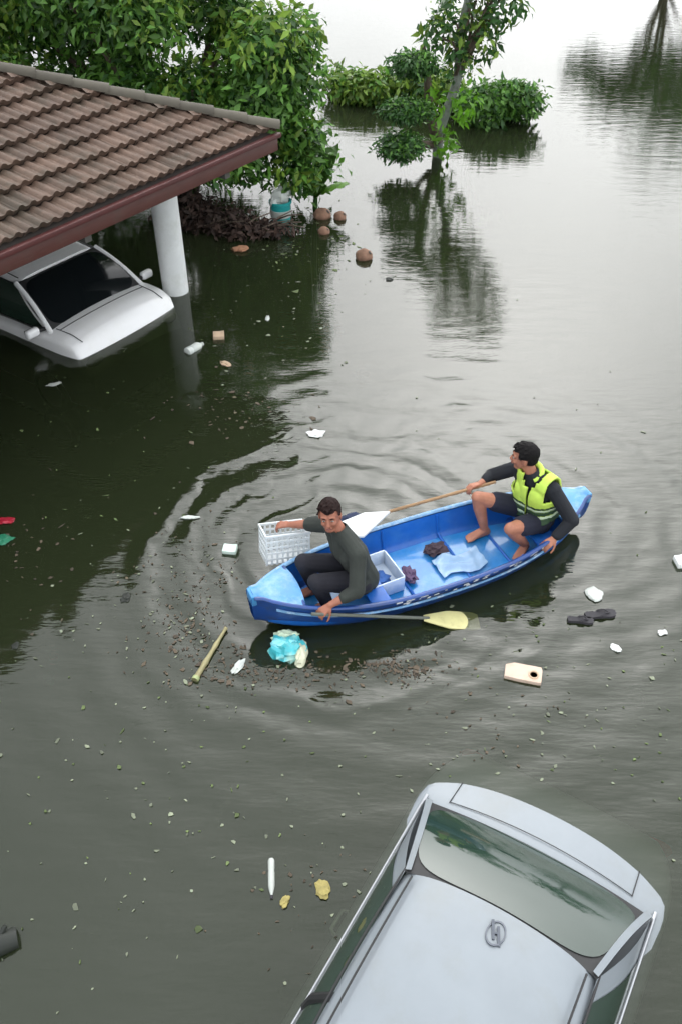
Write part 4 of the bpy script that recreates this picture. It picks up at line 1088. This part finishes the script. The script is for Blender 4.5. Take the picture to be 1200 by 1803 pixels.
# turquoise bag
P0 = px(507, 1150); tbg = empty('plastic_bag', (P0.x, P0.y, 0)); tag(tbg, 'crumpled turquoise and cream plastic bag floating beside the bow', 'bag')
for k, (dx, dy, dz, r, m_) in enumerate(((0, .02, .03, (.13, .12, .09), m_bagt), (-.02, .11, .05, (.10, .06, .06), mat('cream_green_film', (.55, .66, .48), .4, .2)), (.10, -.02, .02, (.05, .12, .06), mat('cream_film', (.62, .62, .46), .4, .2)), (-.03, .02, .09, (.09, .05, .035), mat('light_cyan_film', (.25, .68, .75), .35, .2)))):
    b = MB(); b.ell((0, 0, 0), (1, 1, 1), None, 18, 12)
    for v in b.v:
        n_ = 1 + .45 * mnoise.noise(v * 2.4 + Vector((k * 5, 1, 0))); v.x *= r[0] * n_; v.y *= r[1] * n_; v.z *= r[2] * n_; v += Vector((dx, dy, dz))
    b.build('fold', m_, tbg, sm=26)
# bamboo stick
A, Bb = px(343, 1198, .01), px(398, 1106, .02)
st = empty('bamboo_stick', ((A.x + Bb.x) / 2, (A.y + Bb.y) / 2, 0)); tag(st, 'dry bamboo stick floating left of the turquoise bag', 'stick')
b = MB(); pts = []; rs_ = []
for k in range(13): pts.append(mid(A, Bb, k / 12)); rs_.append(.022 - .0009 * k + (.005 if k % 4 == 0 else 0))
b.tube(pts, rs_, 10); b.build('culm', m_bam, st, world=True)
b = MB(); b.lathe([(.028, 0), (.028, .03)], A, 10, (Bb - A).to_track_quat('Z', 'Y').to_matrix()); b.build('cut_end', mat('pale_green_node', srgb(160, 170, 120), .6), st, world=True)
# beige foam lid with a hole
P0 = px(920, 1188); lid = empty('foam_board', (P0.x, P0.y, .012), R(-14)); tag(lid, 'beige foam box lid with a round hole floating right of the boat', 'lid')
b = MB(); nseg = 24; hx, hy, hr = .075, -.012, .026
outer = []; inner_ = []
for k in range(nseg):
    t = 2 * math.pi * k / nseg; c_, s_ = math.cos(t), math.sin(t)
    # ray from the hole to the rectangle edge
    tx = ((.135 if c_ > 0 else -.135) - hx) / c_ if abs(c_) > 1e-6 else 9; ty = ((.075 if s_ > 0 else -.075) - hy) / s_ if abs(s_) > 1e-6 else 9
    d_ = min(tx, ty); outer.append((hx + c_ * d_, hy + s_ * d_)); inner_.append((hx + c_ * hr, hy + s_ * hr))
vs = [(x, y, .02) for x, y in outer] + [(x, y, .02) for x, y in inner_] + [(x, y, -.02) for x, y in outer] + [(x, y, -.02) for x, y in inner_]
fs = []
for k in range(nseg):
    j = (k + 1) % nseg; n_ = nseg
    fs += [(k, j, n_ + j, n_ + k), (2 * n_ + k, 3 * n_ + k, 3 * n_ + j, 2 * n_ + j), (k, 2 * n_ + k, 2 * n_ + j, j), (n_ + k, n_ + j, 3 * n_ + j, 3 * n_ + k)]
b.add(vs, fs); b.build('panel', m_beige, lid, sm=30, bev=.004)
b = MB(); b.lathe([(hr + .012, .019), (hr + .010, .028), (hr + .002, .028), (hr + .001, .019)], (hx, hy, 0), 20); b.build('hole_rim', m_tan, lid)
# sandals
def sandal(p, rz, label, sz=1.0):
    o = empty('sandal', (p.x, p.y, .008), rz); tag(o, label, 'sandal', 'sandals adrift right of the boat')
    prof = [(-.12, .028), (-.10, .036), (-.04, .030), (.03, .036), (.08, .044), (.115, .034), (.13, .012)]
    pts = [(x * sz, w * sz) for x, w in prof] + [(x * sz, -w * sz) for x, w in prof[::-1]]; n_ = len(pts)
    b = MB(); b.add([(x, y, .016) for x, y in pts] + [(x, y, -.01) for x, y in pts], [tuple(range(n_))[::-1], tuple(range(n_, 2 * n_))] + [(k, (k + 1) % n_, n_ + (k + 1) % n_, n_ + k) for k in range(n_)]); b.build('sole', m_dk, o, sm=30)
    for s_ in (-1, 1):
        b = MB(); b.tube([(.075 * sz, 0, .018), (.03 * sz, s_ * .02 * sz, .04), (-.02 * sz, s_ * .034 * sz, .018)], .006, 6); b.build('strap', m_dk, o)
sandal(px(1055, 1084), R(8), 'dark sandal floating right of the boat, the nearer to the right edge')
sandal(px(1020, 1094), R(-6), 'smaller dark sandal adrift just left of its pair', .8)
# bottles
def bottle(p, rz, L_, r, m_, cap_m, label, tilt=0.0):
    o = empty('plastic_bottle', (p.x, p.y, .006), rz); tag(o, label, 'bottle')
    rt = Matrix.Rotation(math.pi / 2, 3, 'Y')
    b = MB(); b.lathe([(r * .7, 0), (r, .012), (r, L_ * .25), (r * .9, L_ * .3), (r, L_ * .35), (r, L_ * .68), (r * .85, L_ * .76), (r * .38, L_ * .90), (r * .36, L_ * .94)], (-L_ / 2, 0, 0), 16, rt); b.build('body', m_, o)
    b = MB(); b.lathe([(r * .44, L_ * .92), (r * .44, L_), (r * .3, L_ * 1.005)], (-L_ / 2, 0, 0), 12, rt); b.build('cap', cap_m, o)
bottle(px(478, 1548), R(-86), .25, .020, m_grey, m_dk, 'slim white bottle with dark cap floating left of the silver car')
bottle(px(343, 614), R(52), .26, .055, m_bagw, m_grey, 'white plastic bottle floating in front of the white column')
# other scraps seen one by one
def block(name, p, size, rz, m_, label, cat, tilt=(0, 0), fold=False):
    o = empty(name, (p.x, p.y, size[2] * .15), rz); o.rotation_euler = (tilt[0], tilt[1], rz); tag(o, label, cat)
    b = MB(); b.box((0, 0, 0), size, bev=min(size) * .12); b.build('shell', m_, o, sm=30)
    b = MB(); b.box((size[0] * .28, 0, size[2] * .5 + .002), (size[0] * .42, size[1] * .96, .004), Matrix.Rotation(-.25, 3, 'Y')); b.build('flap', m_, o, sm=0)
    return o
block('carton', px(405, 970), (.12, .09, .06), R(-8), mat('mint_white_card', srgb(205, 222, 212), .6), 'small mint-white carton floating off the bow', 'carton', (.1, .05))
block('carton', px(385, 594), (.13, .11, .08), R(8), m_tan, 'tan carton floating right of the white bottle', 'carton', (.15, .1))
block('foam_block', px(1197, 992), (.09, .12, .07), R(5), m_foam, 'white foam block at the right picture edge', 'foam block')
crumple('plastic_cup', px(1045, 1046, .01), (.065, .075, .025), m_grey, 'flattened grey-white plastic cup above the sandals', 'cup', 21, .3, .3)
crumple('foam_scrap', px(1084, 1141, .01), (.028, .040, .022), m_foam, 'bright white foam scrap right of the sandals', 'foam scrap', 22, .7)
crumple('foam_scrap', px(1166, 1113, .01), (.030, .025, .016), m_foam, 'small white foam scrap nearest the right edge below the foam block', 'foam scrap', 23, .2)
crumple('paper_scrap', px(420, 1174, .01), (.028, .070, .018), m_bagw, 'white paper scrap between the bamboo stick and turquoise bag', 'paper', 24, -.5)
crumple('paper_scrap', px(397, 640, .01), (.07, .035, .02), m_tan, 'tan paper scrap below the tan carton near the column', 'paper', 25, -.6)
crumple('foam_scrap', px(556, 763, .01), (.075, .05, .025), m_foam, 'white foam scrap floating above the olive-shirted man', 'foam scrap', 26, .1, .6)
crumple('foam_scrap', px(335, 911, .01), (.07, .022, .012), m_bagw, 'thin pale foam scrap among the rings left of the boat', 'foam scrap', 27, .0, .6)
crumple('paper_scrap', px(96, 676, .005), (.075, .03, .012), m_grey, 'dim grey paper scrap in front of the white car', 'paper', 28, .35)
crumple('fruit_peel', px(568, 1566, .01), (.042, .058, .02), m_yel, 'yellow fruit peel beside the silver car, larger of two', 'peel', 29, .2, .4)
crumple('fruit_peel', px(501, 1588, .01), (.024, .040, .014), m_yel, 'small yellow fruit peel near the slim bottle', 'peel', 30, -.2, .4)
crumple('wrapper', px(10, 916, .01), (.085, .045, .025), m_redw, 'red wrapper at the left picture edge', 'wrapper', 31, .1, .5)
crumple('wrapper', px(6, 950, .01), (.07, .06, .025), m_grnw, 'green wrapper below the red one at the left edge', 'wrapper', 32, .3, .5)
crumple('clod', px(423, 438, .02), (.10, .07, .07), mat('orange_brown_husk', srgb(150, 108, 82), .9, .3), 'orange-brown husk at the foot of the debris heap', 'husk', 33, .2, .4)
crumple('husk', px(685, 492, .005), (.045, .035, .03), m_wood, 'small dark husk floating below the lone coconut', 'husk', 34)
crumple('paper_scrap', px(471, 560, .005), (.025, .06, .012), m_bagw, 'thin white paper scrap in the dark water right of the column', 'paper', 35, .1)
crumple('husk', px(221, 1052, .005), (.035, .05, .02), m_wood, 'small dark husk on the outer ring left of the boat', 'husk', 36)
crumple('husk', px(27, 1137, .005), (.025, .035, .014), m_wood, 'tiny dark husk near the left edge of the open water', 'husk', 37)
P0 = px(6, 1662); lg = empty('log', (P0.x, P0.y, 0)); tag(lg, 'dark wet log at the lower left edge', 'log')
b = MB(); b.tube([P0 + Vector((-.28, -.14, .0)), P0 + Vector((-.1, -.04, .03)), P0 + Vector((.075, .03, .01))], [.075, .085, .06], 12); b.build('wood', m_wood, lg, world=True)
b = MB(); b.tube([P0 + Vector((-.02, .0, .05)), P0 + Vector((.02, .06, .10))], [.02, .012], 8); b.build('knot', m_wood, lg, world=True)

# uncountable floating flecks
def flecks(name, spots, m_, label, seed, cat='debris'):
    rs = random.Random(seed); b = MB()
    for (cx_, cy_, sx_, sy_, n, s0, s1) in spots:
        for k in range(n):
            x, y = rs.gauss(cx_, sx_), rs.gauss(cy_, sy_)
            if not (-30 < x < 1230 and 60 < y < 1800): continue
            p = px(x, y, .003); q = BC - Vector((p.x, p.y, 0))
            if abs(q.dot(BA)) < 1.65 and abs(q.dot(BL) - .085) < .40: continue
            if x > 545 and y > 1380 and x < 1150 and (y - 1380) > -.0 and (x > 600 + (1700 - y) * .45): continue
            s = rs.uniform(s0, s1) * (1.0 if rs.random() < .8 else 1.7); a = rs.uniform(0, 6.28); m5 = rs.choice((4, 5, 6)); el = rs.uniform(.2, .9)
            vs = []
            for j in range(m5):
                t = 2 * math.pi * j / m5; rr = s * rs.uniform(.45, 1.35); v = Vector((math.cos(t) * rr, math.sin(t) * rr * el, rs.uniform(.0, .006)))
                vs.append(p + Matrix.Rotation(a, 3, 'Z') @ v)
            top = p + Vector((0, 0, s * .07 + .003)); nvs = len(vs)
            b.add(vs + [top], [(j, (j + 1) % nvs, nvs) for j in range(nvs)])
    o = b.build(name, m_, sm=0); tag(o, label, cat, kind='stuff'); return o
m_fl1 = mat('pale_flecks', srgb(112, 118, 98), .7, .2, 8, island=.5)
m_fl2 = mat('brown_flecks', srgb(78, 68, 56), .85, .2, 8, island=.5)
m_fl3 = mat('green_flecks', srgb(84, 98, 58), .8, .2, 8, island=.5)
flecks('floating_flecks', [(300, 1450, 260, 200, 130, .006, .017), (950, 1250, 170, 120, 110, .006, .018), (330, 1080, 120, 90, 110, .006, .018), (450, 560, 80, 120, 45, .008, .022), (520, 500, 50, 90, 50, .010, .028), (900, 600, 220, 250, 25, .008, .020)], m_fl1, 'pale flecks of foam and leaf scattered over the water', 51)
flecks('brown_flecks', [(400, 1150, 80, 32, 210, .005, .019), (345, 1090, 30, 25, 120, .004, .016), (470, 1185, 60, 14, 160, .004, .016), (340, 1010, 60, 60, 160, .004, .017), (690, 1172, 45, 12, 170, .005, .019), (720, 1190, 25, 10, 60, .004, .014), (870, 1270, 70, 40, 40, .006, .016), (400, 720, 70, 25, 80, .008, .024), (560, 1600, 70, 60, 35, .006, .016), (580, 1190, 40, 20, 40, .006, .018), (60, 1080 - 110, 40, 60, 40, .01, .025)], m_fl2, 'brown leaf litter drifting around the boat', 52)
flecks('green_flecks', [(1050, 1250, 130, 160, 60, .006, .018), (250, 1350, 240, 160, 60, .006, .018), (540, 430, 40, 60, 70, .012, .035), (200, 760, 150, 120, 60, .008, .02)], m_fl3, 'small green leaf scraps adrift on the water', 53)
